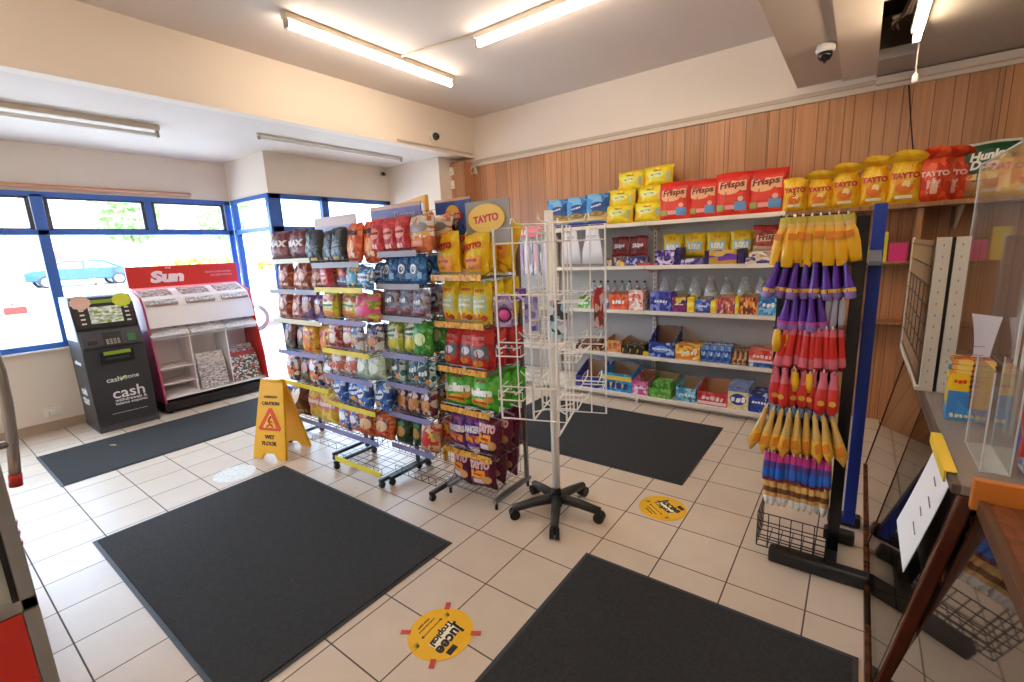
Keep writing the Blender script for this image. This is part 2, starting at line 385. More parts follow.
# wood panelling on the back wall
def wood_mat(name, base, dark, bw=.19, axis='X', rough=.38):
    if name in MATS: return MATS[name]
    m = bpy.data.materials.new(name); MATS[name] = m; m.use_nodes = True; nt = m.node_tree; L = nt.links; b = nt.nodes['Principled BSDF']
    b.inputs['Roughness'].default_value = rough
    tc = nt.nodes.new('ShaderNodeTexCoord'); sx = nt.nodes.new('ShaderNodeSeparateXYZ'); L.new(tc.outputs['Object'], sx.inputs[0])
    a = sx.outputs[0] if axis == 'X' else sx.outputs[1]
    d = nt.nodes.new('ShaderNodeMath'); d.operation = 'DIVIDE'; d.inputs[1].default_value = bw; L.new(a, d.inputs[0])
    fl = nt.nodes.new('ShaderNodeMath'); fl.operation = 'FLOOR'; L.new(d.outputs[0], fl.inputs[0])
    wn = nt.nodes.new('ShaderNodeTexWhiteNoise'); wn.noise_dimensions = '1D'; L.new(fl.outputs[0], wn.inputs['W'])
    fr = nt.nodes.new('ShaderNodeMath'); fr.operation = 'FRACT'; L.new(d.outputs[0], fr.inputs[0])
    # board width varies: random extra groove inside some boards
    mp = nt.nodes.new('ShaderNodeMapping'); mp.inputs['Scale'].default_value = (34, 34, 1.3); L.new(tc.outputs['Object'], mp.inputs[0])
    ad = nt.nodes.new('ShaderNodeVectorMath'); ad.operation = 'ADD'; L.new(mp.outputs[0], ad.inputs[0]); L.new(wn.outputs['Color'], ad.inputs[1])
    n = nt.nodes.new('ShaderNodeTexNoise'); n.inputs['Scale'].default_value = 1.0; n.inputs['Detail'].default_value = 5; n.inputs['Distortion'].default_value = .6; L.new(ad.outputs[0], n.inputs['Vector'])
    cr = nt.nodes.new('ShaderNodeValToRGB'); cr.color_ramp.elements[0].position = .3; cr.color_ramp.elements[0].color = (*dark, 1); cr.color_ramp.elements[1].position = .62; cr.color_ramp.elements[1].color = (*base, 1)
    L.new(n.outputs['Fac'], cr.inputs[0])
    hs = nt.nodes.new('ShaderNodeHueSaturation'); L.new(cr.outputs[0], hs.inputs['Color'])
    mr = nt.nodes.new('ShaderNodeMapRange'); mr.inputs[3].default_value = .82; mr.inputs[4].default_value = 1.12; L.new(wn.outputs['Value'], mr.inputs[0]); L.new(mr.outputs[0], hs.inputs['Value'])
    g0 = nt.nodes.new('ShaderNodeMath'); g0.operation = 'LESS_THAN'; g0.inputs[1].default_value = .032; L.new(fr.outputs[0], g0.inputs[0])
    ma = nt.nodes.new('ShaderNodeMath'); ma.operation = 'MULTIPLY_ADD'; ma.inputs[1].default_value = -.9; ma.inputs[2].default_value = .95; L.new(wn.outputs['Value'], ma.inputs[0])
    cp = nt.nodes.new('ShaderNodeMath'); cp.operation = 'COMPARE'; cp.inputs[2].default_value = .014; L.new(fr.outputs[0], cp.inputs[0]); L.new(ma.outputs[0], cp.inputs[1])
    g1 = nt.nodes.new('ShaderNodeMath'); g1.operation = 'MAXIMUM'; L.new(g0.outputs[0], g1.inputs[0]); L.new(cp.outputs[0], g1.inputs[1])
    mx = nt.nodes.new('ShaderNodeMix'); mx.data_type = 'RGBA'; L.new(g1.outputs[0], mx.inputs[0]); L.new(hs.outputs[0], mx.inputs[6]); mx.inputs[7].default_value = (*[c*.45 for c in dark], 1)
    L.new(mx.outputs[2], b.inputs['Base Color'])
    bp = nt.nodes.new('ShaderNodeBump'); bp.invert = True; bp.inputs['Distance'].default_value = .004; bp.inputs['Strength'].default_value = .7; L.new(g1.outputs[0], bp.inputs['Height']); L.new(bp.outputs[0], b.inputs['Normal'])
    return m
WOOD = wood_mat('wood_panelling', hexc('c88f63'), hexc('b27b50'))
struct(MB().box(-2.66, 4.0, YB-.02, YB, 0, 2.8, WOOD).build('wall_back_panelling'))
mb = MB(); mb.box(-3.15, -2.65, 2.72, 2.95, 0, 2.86, WOOD); struct(mb.build('pillar_wood_boxed'))
TRK = mat('trunking_plastic', hexc('d8c6b2'), .5, noise=.06)
struct(MB().box(-2.62, 4.0, YB-.045, YB, 2.80, 2.845, TRK).build('trim_1', bevel=.004))
struct(MB().box(-2.62, 4.0, YB-.03, YB, 2.85, 2.885, mat('trunking_plastic_grey', hexc('c3b09c'), .5, noise=.08)).build('trim_2', bevel=.004))
struct(MB().box(1.72, 4.0, YB-.09, YB, 2.83, 2.89, TRK).build('trim_3', bevel=.01))

# ---------------------------------------------------------------- windows
def frame(name, rects, glass, y, axis='x', d=.07, extra=None):
    """rects: frame bars (a0,a1,z0,z1); glass: panes. plane at coordinate y (x for axis 'x' = plane of constant x)"""
    mb = MB()
    for a0, a1, z0, z1 in rects:
        if axis == 'x': mb.box(y-d/2, y+d/2, a0, a1, z0, z1, BLUE)
        else: mb.box(a0, a1, y-d/2, y+d/2, z0, z1, BLUE)
    o = struct(mb.build(name, bevel=.004))
    for a0, a1, z0, z1 in glass:
        g = MB()
        if axis == 'x': g.box(y-.004, y+.004, a0, a1, z0, z1, GLASS)
        else: g.box(a0, a1, y-.004, y+.004, z0, z1, GLASS)
        g.build('glass_pane', parent=o)
    return o
ms = [-4.35, -2.75, -1.13, .60]                 # big mullions of the street window
bars = [(-4.4, .7, 2.40, 2.45), (-4.4, .7, 2.02, 2.075), (-4.4, .7, .86, .92), (.63, .70, .86, 2.45)]
for a in ms[1:3]: bars.append((a-.045, a+.045, .9, 2.43))
bars.append((-.232, -.168, 2.05, 2.42))
panes = [(-4.4, ms[1]-.045, .92, 2.02), (ms[1]+.045, ms[2]-.045, .92, 2.02), (ms[2]+.045, .63, .92, 2.02)]
W1 = frame('window_1', bars, panes, XW-.02)
# small opening lights above, each with its own dark steel casement
CASE = mat('casement_dark', hexc('4a4650'), .4)
for a0, a1 in [(-4.4, -2.80), (-2.70, -1.18), (-1.08, -.23), (-.17, .62)]:
    cb = MB(); x0, x1 = XW-.05, XW+.0
    for b in [(a0, a0+.035, 2.075, 2.40), (a1-.035, a1, 2.075, 2.40), (a0, a1, 2.38, 2.40), (a0, a1, 2.075, 2.09)]: cb.box(x0, x1, *b, CASE)
    c = cb.build('casement', parent=W1, bevel=.003)
    MB().box(XW-.03, XW-.022, a0+.035, a1-.035, 2.09, 2.38, GLASS).build('glass_pane', parent=c)
W2 = frame('window_2', [(-4.95, -3.96, 2.40, 2.45), (-4.95, -3.96, 2.02, 2.075), (-4.95, -4.89, 0, 2.45), (-4.9, -3.98, 0, .06)],
           [(-4.89, -4.0, .06, 2.02), (-4.89, -4.0, 2.075, 2.40)], .72, axis='y')
W3 = frame('window_3', [(.70, 2.5, 2.39, 2.45), (.70, 1.42, 2.0, 2.07), (.68, .84, .5, 2.45), (1.38, 1.48, .5, 2.45), (2.42, 2.5, .5, 2.45), (.7, 2.5, .5, .56)],
           [(.84, 1.38, 2.07, 2.39), (.84, 1.38, .56, 2.0), (1.48, 2.42, .56, 2.39)], -3.99)
struct(MB().box(XW-.02, XW+.06, -4.4, .66, .845, .862, mat('sill_paint', hexc('e4dbd2'), .5)).build('window_1_sill'))

# ---------------------------------------------------------------- outside
def outside():
    # rising street: ground height grows with distance from the shop
    def gz(x): return -.12 + max(0, -x-5.2)*.034
    g = MB(); n = 12; xs = [-3.9, -5.2, -8, -8.01, -22, -22.01, -30, -60, -110]
    cols = ['d8d2ca', 'd8d2ca', 'd8d2ca', 'b9b6b4', 'b9b6b4', 'd2cec8', 'b7b4b1', 'b7b4b1']
    for i in range(len(xs)-1):
        if xs[i]-xs[i+1] < .05: continue
        m = mat('street_'+cols[i], hexc(cols[i]), .9, noise=.06, nscale=3)
        a, b = xs[i], xs[i+1]
        g.add([(a, -60, gz(a)), (a, 90, gz(a)), (b, 90, gz(b)), (b, -60, gz(b))], [(0, 1, 2, 3)], m)
    struct(g.build('ground_street'))
    return gz
gz = outside()
RUB = mat('tyre_rubber', hexc('2c2a2c'), .8); ALLOY = mat('alloy_wheel', hexc('d8d8da'), .3, metal=.6); CARG = mat('car_glass', hexc('7f93a8'), .1)
def car(label, x, y0, L, H, z, paint, rz=0, W=1.75, lights=None):
    r = thing('car', label, 'car', (x, y0, z), rz)
    P = plain(paint, .25, tag='car', coat=.4)
    prof = [(0, .25), (0, .55), (.03, .62), (.2, .66), (.3, .92), (.36, .98), (.7, .98), (.88, .68), (.985, .6), (1, .5), (1, .25)]
    b = MB(); b.prism([(a*L, c*H/1.0) for a, c in prof], -W/2, W/2, P, axis='x'); b.build('body', parent=r, bevel=.05)
    for s in (-1, 1):
        gl = MB(); gl.prism([(.235*L, .67*H), (.32*L, .9*H), (.5*L, .92*H), (.5*L, .67*H)], s*W/2, s*(W/2+.01), CARG, axis='x'); gl.build('side_window', parent=r)
        gl = MB(); gl.prism([(.52*L, .67*H), (.52*L, .92*H), (.68*L, .92*H), (.82*L, .67*H)], s*W/2, s*(W/2+.01), CARG, axis='x'); gl.build('side_window', parent=r)
        for c in (.17, .82):
            M = Matrix.Translation((s*(W/2-.1), c*L, .32)) @ Matrix.Rotation(PI/2, 4, 'Y')
            wl = MB(); wl.lathe([(.28, -.11), (.32, -.08), (.32, .1), (.28, .125)], 20, RUB, M=M); wh = wl.build('wheel', parent=r)
            hb = MB(); hb.lathe([(.21, -.13), (.21, .13)], 14, ALLOY, M=M); hb.build('hub_cap', parent=wh)
    if lights:
        lb = MB()
        for s in (-1, 1): lb.box(s*W/2-.2 if s > 0 else -W/2-.02, W/2+.02 if s > 0 else -W/2+.2, L-.3 if lights == 'far' else -.03, L+.03 if lights == 'far' else .3, .5*H, .6*H, plain('c8261e', .3))
        lb.build('tail_lights', parent=r)
    return r
car('blue saloon car parked across the street, seen through the street window', -33, 2.1, 4.6, 1.42, gz(-33)-.02, '0c3f8c')
car('white car with red tail lights at the left edge of the street window', -12.5, -5.2, 4.6, 1.45, gz(-12.5), 'e8e6e4', lights='far')
car('silver car whose wheel shows through the porch glass beside the paper stand', -10.6, 2.2, 4.3, 1.45, gz(-9.7), 'e3e3e6')
LEAF = mat('leaf_green', hexc('7fa35a'), .8, noise=.3, nscale=5); BARK = mat('bark', hexc('8b7763'), .9, noise=.2)
def foliage(mb, cx, cy, cz, rx, ry, rz_, n, m, rnd, s=.25):
    for _ in range(n):
        a = rnd.uniform(0, 2*PI); u = rnd.uniform(-1, 1); q = rnd.uniform(.3, 1)**.4; c = math.sqrt(1-u*u)
        p = Vector((cx+rx*q*c*math.cos(a), cy+ry*q*c*math.sin(a), cz+rz_*q*u))
        e1 = Vector((rnd.uniform(-1, 1), rnd.uniform(-1, 1), rnd.uniform(-1, 1))).normalized()*s; e2 = e1.cross(Vector((rnd.uniform(-1, 1), rnd.uniform(-1, 1), rnd.uniform(-1, 1)))).normalized()*s*.6
        mb.add([p-e1, p+e2, p+e1, p-e2], [(0, 1, 2, 3)], m)
def tree(label, x, y, h, cr):
    r = thing('street_tree', label, 'tree', (x, y, gz(x)-.05), 0, 'trees along the far side of the street'); rnd = random.Random(int(y*10))
    t = MB().tube([(0, 0, 0), (.05, .03, h*.3), (0, .1, h*.6)], [.1, .08, .05], 8, BARK)
    for k in range(5): t.tube([(.03, .06, h*.45), (cr*.5*math.cos(k*1.3), cr*.5*math.sin(k*1.3), h*.75)], [.04, .015], 5, BARK)
    t.build('trunk', parent=r)
    c = MB(); foliage(c, 0, 0, h*.75, cr, cr, h*.35, 700, LEAF, rnd, .22); c.build('crown', parent=r)
tree('young tree with thin trunk behind the blue car', -30, 6.2, 5.4, 1.5)
tree('broad tree left of the blue car beyond the road', -38, .2, 6.5, 2.6)
tree('tree right of the blue car in front of the pale houses', -40, 15.5, 5.5, 2.2)
hd = MB(); rnd = random.Random(3)
foliage(hd, 0, 0, .6, .6, 4.2, .7, 900, mat('hedge_orange', hexc('d9a54a'), .8, noise=.4, nscale=2), rnd, .2)
o = hd.build('hedge', loc=(-36, 12.5, gz(-36))); tag(o, 'low orange and green hedge across the street, right of the blue car', 'hedge')
def house(label, x, y0, y1, h, wallc, roofc):
    r = thing('house', label, 'house', (x, y0, gz(x)-.3), 0, 'houses across the street'); w_ = y1-y0
    MB().box(-6, 0, 0, w_, 0, h, plain(wallc, .8)).build('house_wall', parent=r)
    MB().prism([(-6.3, h-.01), (.4, h-.01), (-3, h+1.9)], -.2, w_+.2, plain(roofc, .8), axis='y').build('roof', parent=r)
    for i in range(2):
        for k in range(int(w_//2.5)):
            yy = 1+k*2.5; zz = 1+i*2.4
            f = MB().box(-.02, .05, yy-.06, yy+1.16, zz-.06, zz+1.16, plain('f2f0ec', .5)).build('window', parent=r)
            MB().box(.05, .06, yy, yy+1.1, zz, zz+1.1, CARG).build('pane', parent=f)
    MB().box(-.02, .05, w_-1.3, w_-.4, 0, 2.1, plain('9c4a42', .5)).build('door', parent=r)
house('pale rendered house far behind the left pane of the street window', -58, -20, -6, 5.2, 'e6dccf', 'a07766')
house('pinkish brick house behind the young tree across the street', -60, -2, 9, 5.2, 'd9b8a6', '9a8478')
house('cream house behind the orange hedge across the street', -58, 13, 26, 5.2, 'eadfce', 'a8826c')
fn = MB()
for k in range(60): fn.box(-.03, .03, k*.7, k*.7+.6, 0, .9, plain('dedad2', .8))
fn.box(-.05, -.03, 0, 42, .2, .3, plain('dedad2', .8)); fn.box(-.05, -.03, 0, 42, .6, .7, plain('dedad2', .8))
tag(fn.build('garden_fence', loc=(-46, -10, gz(-46))), 'low pale picket fence in front of the far houses', 'fence')

# ================================================================== CEILING FITTINGS
TUBE = mat('tube_glow', (1, .9, .75), .4, emit=((1, .86, .68), TUBE_E)); TUBEOFF = mat('tube_off', hexc('f2eee8'), .3)
FIT = mat('batten_enamel', hexc('d6c8b4'), .45); ENDC = mat('lamp_end_cap', hexc('a9a196'), .5)
def batten(label, x, y, z, L, lit, along='y'):
    r = thing('strip_light', label, 'ceiling light', (x, y, z), 0 if along == 'y' else -PI/2, 'fluorescent strip lights')
    MB().box(-.032, .032, 0, L, -.045, 0, FIT).build('batten', parent=r, bevel=.006)
    for yy in (0.01, L-.03): 
        e = MB().box(-.02, .02, yy, yy+.02, -.105, -.045, ENDC).build('lamp_holder', parent=r)
    MB().tube([(0, .03, -.085), (0, L-.03, -.085)], .019, 12, TUBE if lit else TUBEOFF).build('tube_lamp', parent=r, smooth=True)
    return r
batten('lit strip light on the main ceiling, nearest the window beam', -1.79, -.12, 3.43, 1.78, True)
batten('lit strip light on the main ceiling running toward the right, cut by the top edge', -1.0, 1.11, 3.43, 1.75, True, 'x')
batten('lit strip light on the lowered ceiling at the top right corner', 1.9, .12, 2.9, 1.75, True)
batten('unlit strip light on the low ceiling above the street window', -3.56, -2.2, 2.92, 1.77, False)
r = thing('strip_light', 'slim bare white unlit tube on the low ceiling in front of the porch corner', 'ceiling light', (-3.24, .3, 2.92), 0, 'fluorescent strip lights')
MB().box(-.012, .012, 0, 1.87, -.018, 0, plain('ece6de', .4)).build('batten', parent=r); MB().tube([(0, .03, -.036), (0, 1.84, -.036)], .013, 10, TUBEOFF).build('tube_lamp', parent=r, smooth=True)
for yy in (.01, 1.84): MB().box(-.014, .014, yy, yy+.02, -.055, -.018, ENDC).build('lamp_holder', parent=r)
batten('lit strip light on the main ceiling behind the camera, left', -1.2, -3.9, 3.43, 1.78, True); batten('lit strip light on the main ceiling behind the camera, right', .3, -3.2, 3.43, 1.78, True)  # two unseen lamps added behind the camera to brighten the room
batten('lit strip light on the lowered ceiling over the staff side of the counter', 2.9, -1.9, 2.9, 1.75, True)  # another added lamp outside the view, lifting the overall light level
WP = mat('white_plastic', hexc('e4dace'), .4); CBL = mat('cable_white', hexc('cdbda9'), .5); BLK = mat('black_plastic', hexc('1a1a1c'), .4)
tag(MB().tube([(-1.79, .95, 3.42), (-1.5, 1.0, 3.42), (-1.0, 1.09, 3.42)], .012, 6, CBL).build('ceiling_conduit'), 'thin white conduit on the ceiling joining the two lit strip lights', 'conduit')
# pull cord
r = thing('pull_cord', 'white light pull cord with a small bell handle hanging at the top right', 'pull cord', (1.915, 1.89, 2.9))
MB().tube([(0, 0, 0), (0, 0, -.27)], .004, 6, CBL).build('cord', parent=r)
MB().lathe([(.004, -.27), (.016, -.285), (.02, -.32), (.012, -.33)], 10, WP).build('handle', parent=r, smooth=True)
tag(MB().tube([(1.93, 2.93, 2.8), (1.97, 2.91, 2.5), (2.0, 2.9, 2.3), (2.06, 2.9, 2.0), (2.1, 2.9, 1.7)], .005, 5, BLK).build('hanging_cable'), 'thin dark cable running down the wood panelling behind the orange bags', 'cable')
# dome cameras
def dome(label, M):
    r = thing('dome_camera', label, 'security camera'); r.matrix_world = M
    MB().lathe([(.055, 0), (.06, .03), (.055, .045), (.048, .05)], 20, WP).build('camera_base', parent=r, smooth=True)
    MB().lathe([(.046, .045), (.044, .075), (.03, .098), (.008, .106)], 20, mat('smoked_dome', hexc('18161a'), .08)).build('camera_dome', parent=r, smooth=True)
    MB().tube([(0, 0, .09), (0, -.012, .112)], .012, 8, BLK).build('lens', parent=r)
dome('black and white dome camera under the ceiling beam at the top right', Matrix.Translation((1.42, 1.98, 2.95)) @ Matrix.Rotation(PI, 4, 'X'))
dome('white dome camera with black eye on the side of the window beam', Matrix.Translation((XL, 2.17, 3.07)) @ Matrix.Rotation(PI/2, 4, 'Y'))
r = thing('bullet_camera', 'small dark camera high on the white wall beside the porch window', 'security camera', (-3.94, 2.4, 2.83))
MB().box(-.02, 0, -.03, .03, -.03, .03, WP).build('bracket', parent=r); MB().tube([(0, 0, 0), (.06, -.03, -.02)], .024, 10, BLK).build('camera_body', parent=r)
for z, h, l in ((2.70, .1, 'larger white sensor box at the top of the wood boxed pillar'), (2.52, .11, 'slim white sensor box on the wood boxed pillar, below the larger one')):
    o = MB().box(-.032, .032, -.035, 0, 0, h, WP).build('sensor_box', loc=(-2.86, 2.719, z), bevel=.008)
    MB().box(-.01, .01, -.037, -.035, h*.2, h*.3, ENDC).build('indicator', parent=o); tag(o, l, 'sensor')
cb = MB()
for k in range(5): 
    a = k*.012
    cb.tube([(-2.64+a, 2.9-a*.5, 2.86), (-2.6+a, 2.88, 2.74-a), (-2.66-a, 2.86, 2.68+a), (-2.63+a, 2.85, 2.8), (-2.4, 2.9, 2.86+a*.3)], .008, 5, CBL)
cb.tube([(-2.62, 2.935, 2.7), (-2.61, 2.935, 1.9)], .006, 5, CBL); tag(cb.build('cable_bundle'), 'tangle of white cables where the window beam meets the panelled wall', 'cable')
cb = MB()
cb.tube([(XL+.01, 1.6, 2.955), (XL+.01, 2.9, 2.965)], .012, 5, CBL); tag(cb.build('surface_cable'), 'white cable run along the foot of the window beam', 'cable')
cb = MB()
for k in range(3): cb.tube([(1.76+.03*k, 2.5, 3.1), (1.78, 2.2-.1*k, 3.02), (1.82+.02*k, 1.9, 2.99), (1.9, 1.4, 3.03)], .008, 5, CBL if k else BLK)
tag(cb.build('loose_cables'), 'loose cables in the broken opening of the lowered ceiling', 'cable')
r = thing('blind_rail', 'long wooden blind rail above the street window', 'blind rail', (XW+.03, -3.2, 2.5))
MB().tube([(0, 0, 0), (0, 3.45, 0)], .022, 10, mat('rail_wood', hexc('c69070'), .4, noise=.1)).build('rail', parent=r, smooth=True)
for yy in (.4, 1.9, 3.2): MB().box(-.03, .0, yy-.01, yy+.01, -.02, .02, WP).build('bracket', parent=r)
r = thing('wall_socket', 'white double socket and plug low on the wall left of the cash machine', 'socket', (XW, -1.38, .16))
MB().box(0, .014, -.075, .075, 0, .09, WP).build('face_plate', parent=r, bevel=.004); MB().box(.014, .05, -.03, .02, .01, .06, WP).build('plug', parent=r, bevel=.006)

# ================================================================== MATS AND FLOOR MARKS
def mat_tex():
    m = mat('mat_pile', hexc('302e2d'), .95, noise=.6, nscale=70, bump=.8, bscale=260); return m
MT = mat_tex(); MR = mat('mat_rubber', hexc('38383c'), .6)
for x0, x1, y0, y1, l in [(-1.945, -.045, -1.72, -.51, 'large charcoal floor mat in the foreground left of the spinner stand'), (-4.15, -3.13, -1.66, .42, 'charcoal floor mat lying before the cash machine and paper stand'),
                        (.643, 1.845, -2.5, -.17, 'charcoal floor mat at the bottom edge beside the counter'), (-1.05, .86, .83, 2.05, 'charcoal floor mat in front of the wall shelving')]:
    r = thing('floor_mat', l, 'floor mat', ((x0+x1)/2, (y0+y1)/2, 0), 0, 'charcoal floor mats'); a, b = (x1-x0)/2, (y1-y0)/2
    MB().box(-a, a, -b, b, 0.001, .004, MR).build('rubber_edge', parent=r); MB().box(-a+.02, a-.02, -b+.02, b-.02, .004, .009, MT).build('pile', parent=r, bevel=.002)
YEL = plain('f0b823', .35)
def sticker(label, x, y, rz, tape):
    r = thing('floor_sticker', label, 'floor sticker', (x, y, .0006), rz, 'round yellow floor stickers'); R = .145
    MB().lathe([(R, 0), (R, .0012)], 40, YEL).build('disc', parent=r)
    F = Matrix(((1, 0, 0, 0), (0, 0, 1, 0), (0, -1, 0, .0022), (0, 0, 0, 1)))
    F = Matrix(((1, 0, 0, 0), (0, 0, 1, 0), (0, -1, 0, .0020), (0, 0, 0, 1)))
    def lt(t, w, c, cx, cz, **k): lettering(t, w, plain(c, .4), r, cx, cz, M=F, ext=.0003, **k)
    MB().box(-.07, .075, -.005, .062, .0012, .0014, plain('fff6e0')).build('label_patch', parent=r)
    lt('Jucee', .17, '1d1a18', 0, .052, bold=.04, shear=.2, rot=.08); lt('Tropical', .15, '1d1a18', .0, .002, bold=.04, shear=.2, rot=.08)
    lt('Please keep your', .1, '3a2c10', 0, -.08, bold=0); lt('distance', .07, '3a2c10', 0, -.1, bold=0)
    MB().box(-.055, .055, -.052, -.048, .0012, .0016, BLK).build('arrow_bar', parent=r)
    for s in (-1, 1):
        MB().prism([(s*.055, -.058), (s*.055, -.042), (s*.068, -.05)], .0012, .0016, BLK, axis='z').build('arrow_head', parent=r)
        MB().prism([(s*.09-.01, .0), (s*.09+.01, .0), (s*.09+.006, .05), (s*.09-.006, .05)], .0012, .0018, plain('6b7a2c')).build('bottle_picture', parent=r) if False else None
        lf = MB()
        for k in range(6):
            a = -1.9+k*.35 if s < 0 else -1.9+k*.35
            lf.prism([(s*.1, -.03), (s*.1+.008, -.035), (s*.1+.03*math.cos(a), -.03+.03*math.sin(a))], .0012, .0017, plain('5b6a1e'), axis='z')
        lf.build('leaf_print', parent=r)
    MB().box(.02, .07, .088, .115, .0012, .0018, BLK).build('black_badge', parent=r)
    if tape:
        for a in range(4):
            t = MB(); M = Matrix.Rotation(a*PI/2+.5, 4, 'Z'); t.box(R-.01, R+.035, -.012, .012, .0013, .002, plain('c4483c', .5), M=M); t.build('tape_strip', parent=r)
sticker('round yellow floor sticker held by four red tapes, nearest the bottom edge', .36, -1.01, -1.5, True)
sticker('round yellow floor sticker without tape, near the wall shelving mat', .84, .49, -.65, False)
w_ = MB().lathe([(.15, .0003), (.15, .0012)], 32, pack('pale_sticker', [hexc(c) for c in ('e6ecea', 'f2f4f2', 'dfe8dc', 'eef0e4')], (40, 60), coord='Object', rough=.25)).build('pale_floor_sticker', loc=(-2.16, -.80, .0005)); tag(w_, 'worn whitish round floor sticker between the two left mats', 'floor sticker')  # flat disc coloured in small whitish patches
tag(MB().prism([(0, 0), (.05, .01), (.08, .04), (.03, .035)], 0, .006, plain('b0874a'), axis='z').build('litter_scrap', loc=(-3.86, -1.2, .01)), 'small tan scrap of litter on the mat before the cash machine', 'litter')
# ---- wet floor sign
def wet_sign():
    r = thing('wet_floor_sign', 'yellow folding caution wet floor sign standing left of the first crisp rack', 'wet floor sign', (-2.23, -.37, 0), .36)
    Y = plain('f2b51e', .35, tag='sign'); H = .68
    for s, nm in ((-1, 'front_panel'), (1, 'back_panel')):
        M = Matrix.Translation((0, s*.15, 0)) @ Matrix.Rotation(s*.22, 4, 'X')
        pl = [(-.17, 0), (-.08, 0), (-.05, .05), (.05, .05), (.08, 0), (.17, 0), (.165, .1), (.125, H-.08), (.115, H), (-.115, H), (-.125, H-.08), (-.165, .1)]
        p = MB(); p.prism(pl, -.012, .012, Y, axis='y', M=M); p = p.build(nm, parent=r, bevel=.004)
        if s < 0:
            d = plain('3d2a10', .5)
            lettering('CUIDADO', .13, d, p, 0, .53, M=M @ Matrix.Translation((0, -.0135, 0)), bold=.02)
            lettering('CAUTION', .18, d, p, 0, .475, M=M @ Matrix.Translation((0, -.0135, 0)), bold=.03)
            lettering('WET', .10, d, p, 0, .19, M=M @ Matrix.Translation((0, -.0135, 0)), bold=.03)
            lettering('FLOOR', .15, d, p, 0, .135, M=M @ Matrix.Translation((0, -.0135, 0)), bold=.03)
            t = MB(); red = plain('dd4a1c', .4)
            t.prism([(-.105, .245), (.105, .245), (.115, .265), (.015, .435), (-.015, .435), (-.115, .265)], -.0145, -.0125, red, axis='y', M=M); t.build('warning_triangle', parent=p)
            t = MB(); t.prism([(-.07, .268), (.07, .268), (0, .395)], -.0155, -.0145, plain('f4c63a'), axis='y', M=M); t.build('triangle_face', parent=p)
            t = MB(); t.tube([(.01, -.017, .365), (-.015, -.017, .33), (.005, -.017, .3), (-.03, -.017, .28)], .009, 6, red, M=M); t.tube([(-.015, -.017, .33), (.03, -.017, .315)], .006, 5, red, M=M); t.tube([(.005, -.017, .3), (.035, -.017, .278)], .008, 5, red, M=M); t.build('slipping_figure', parent=p)
    MB().box(-.1, .1, -.03, .03, H-.04, H-.01, Y).build('hinge', parent=r, bevel=.008)
wet_sign()

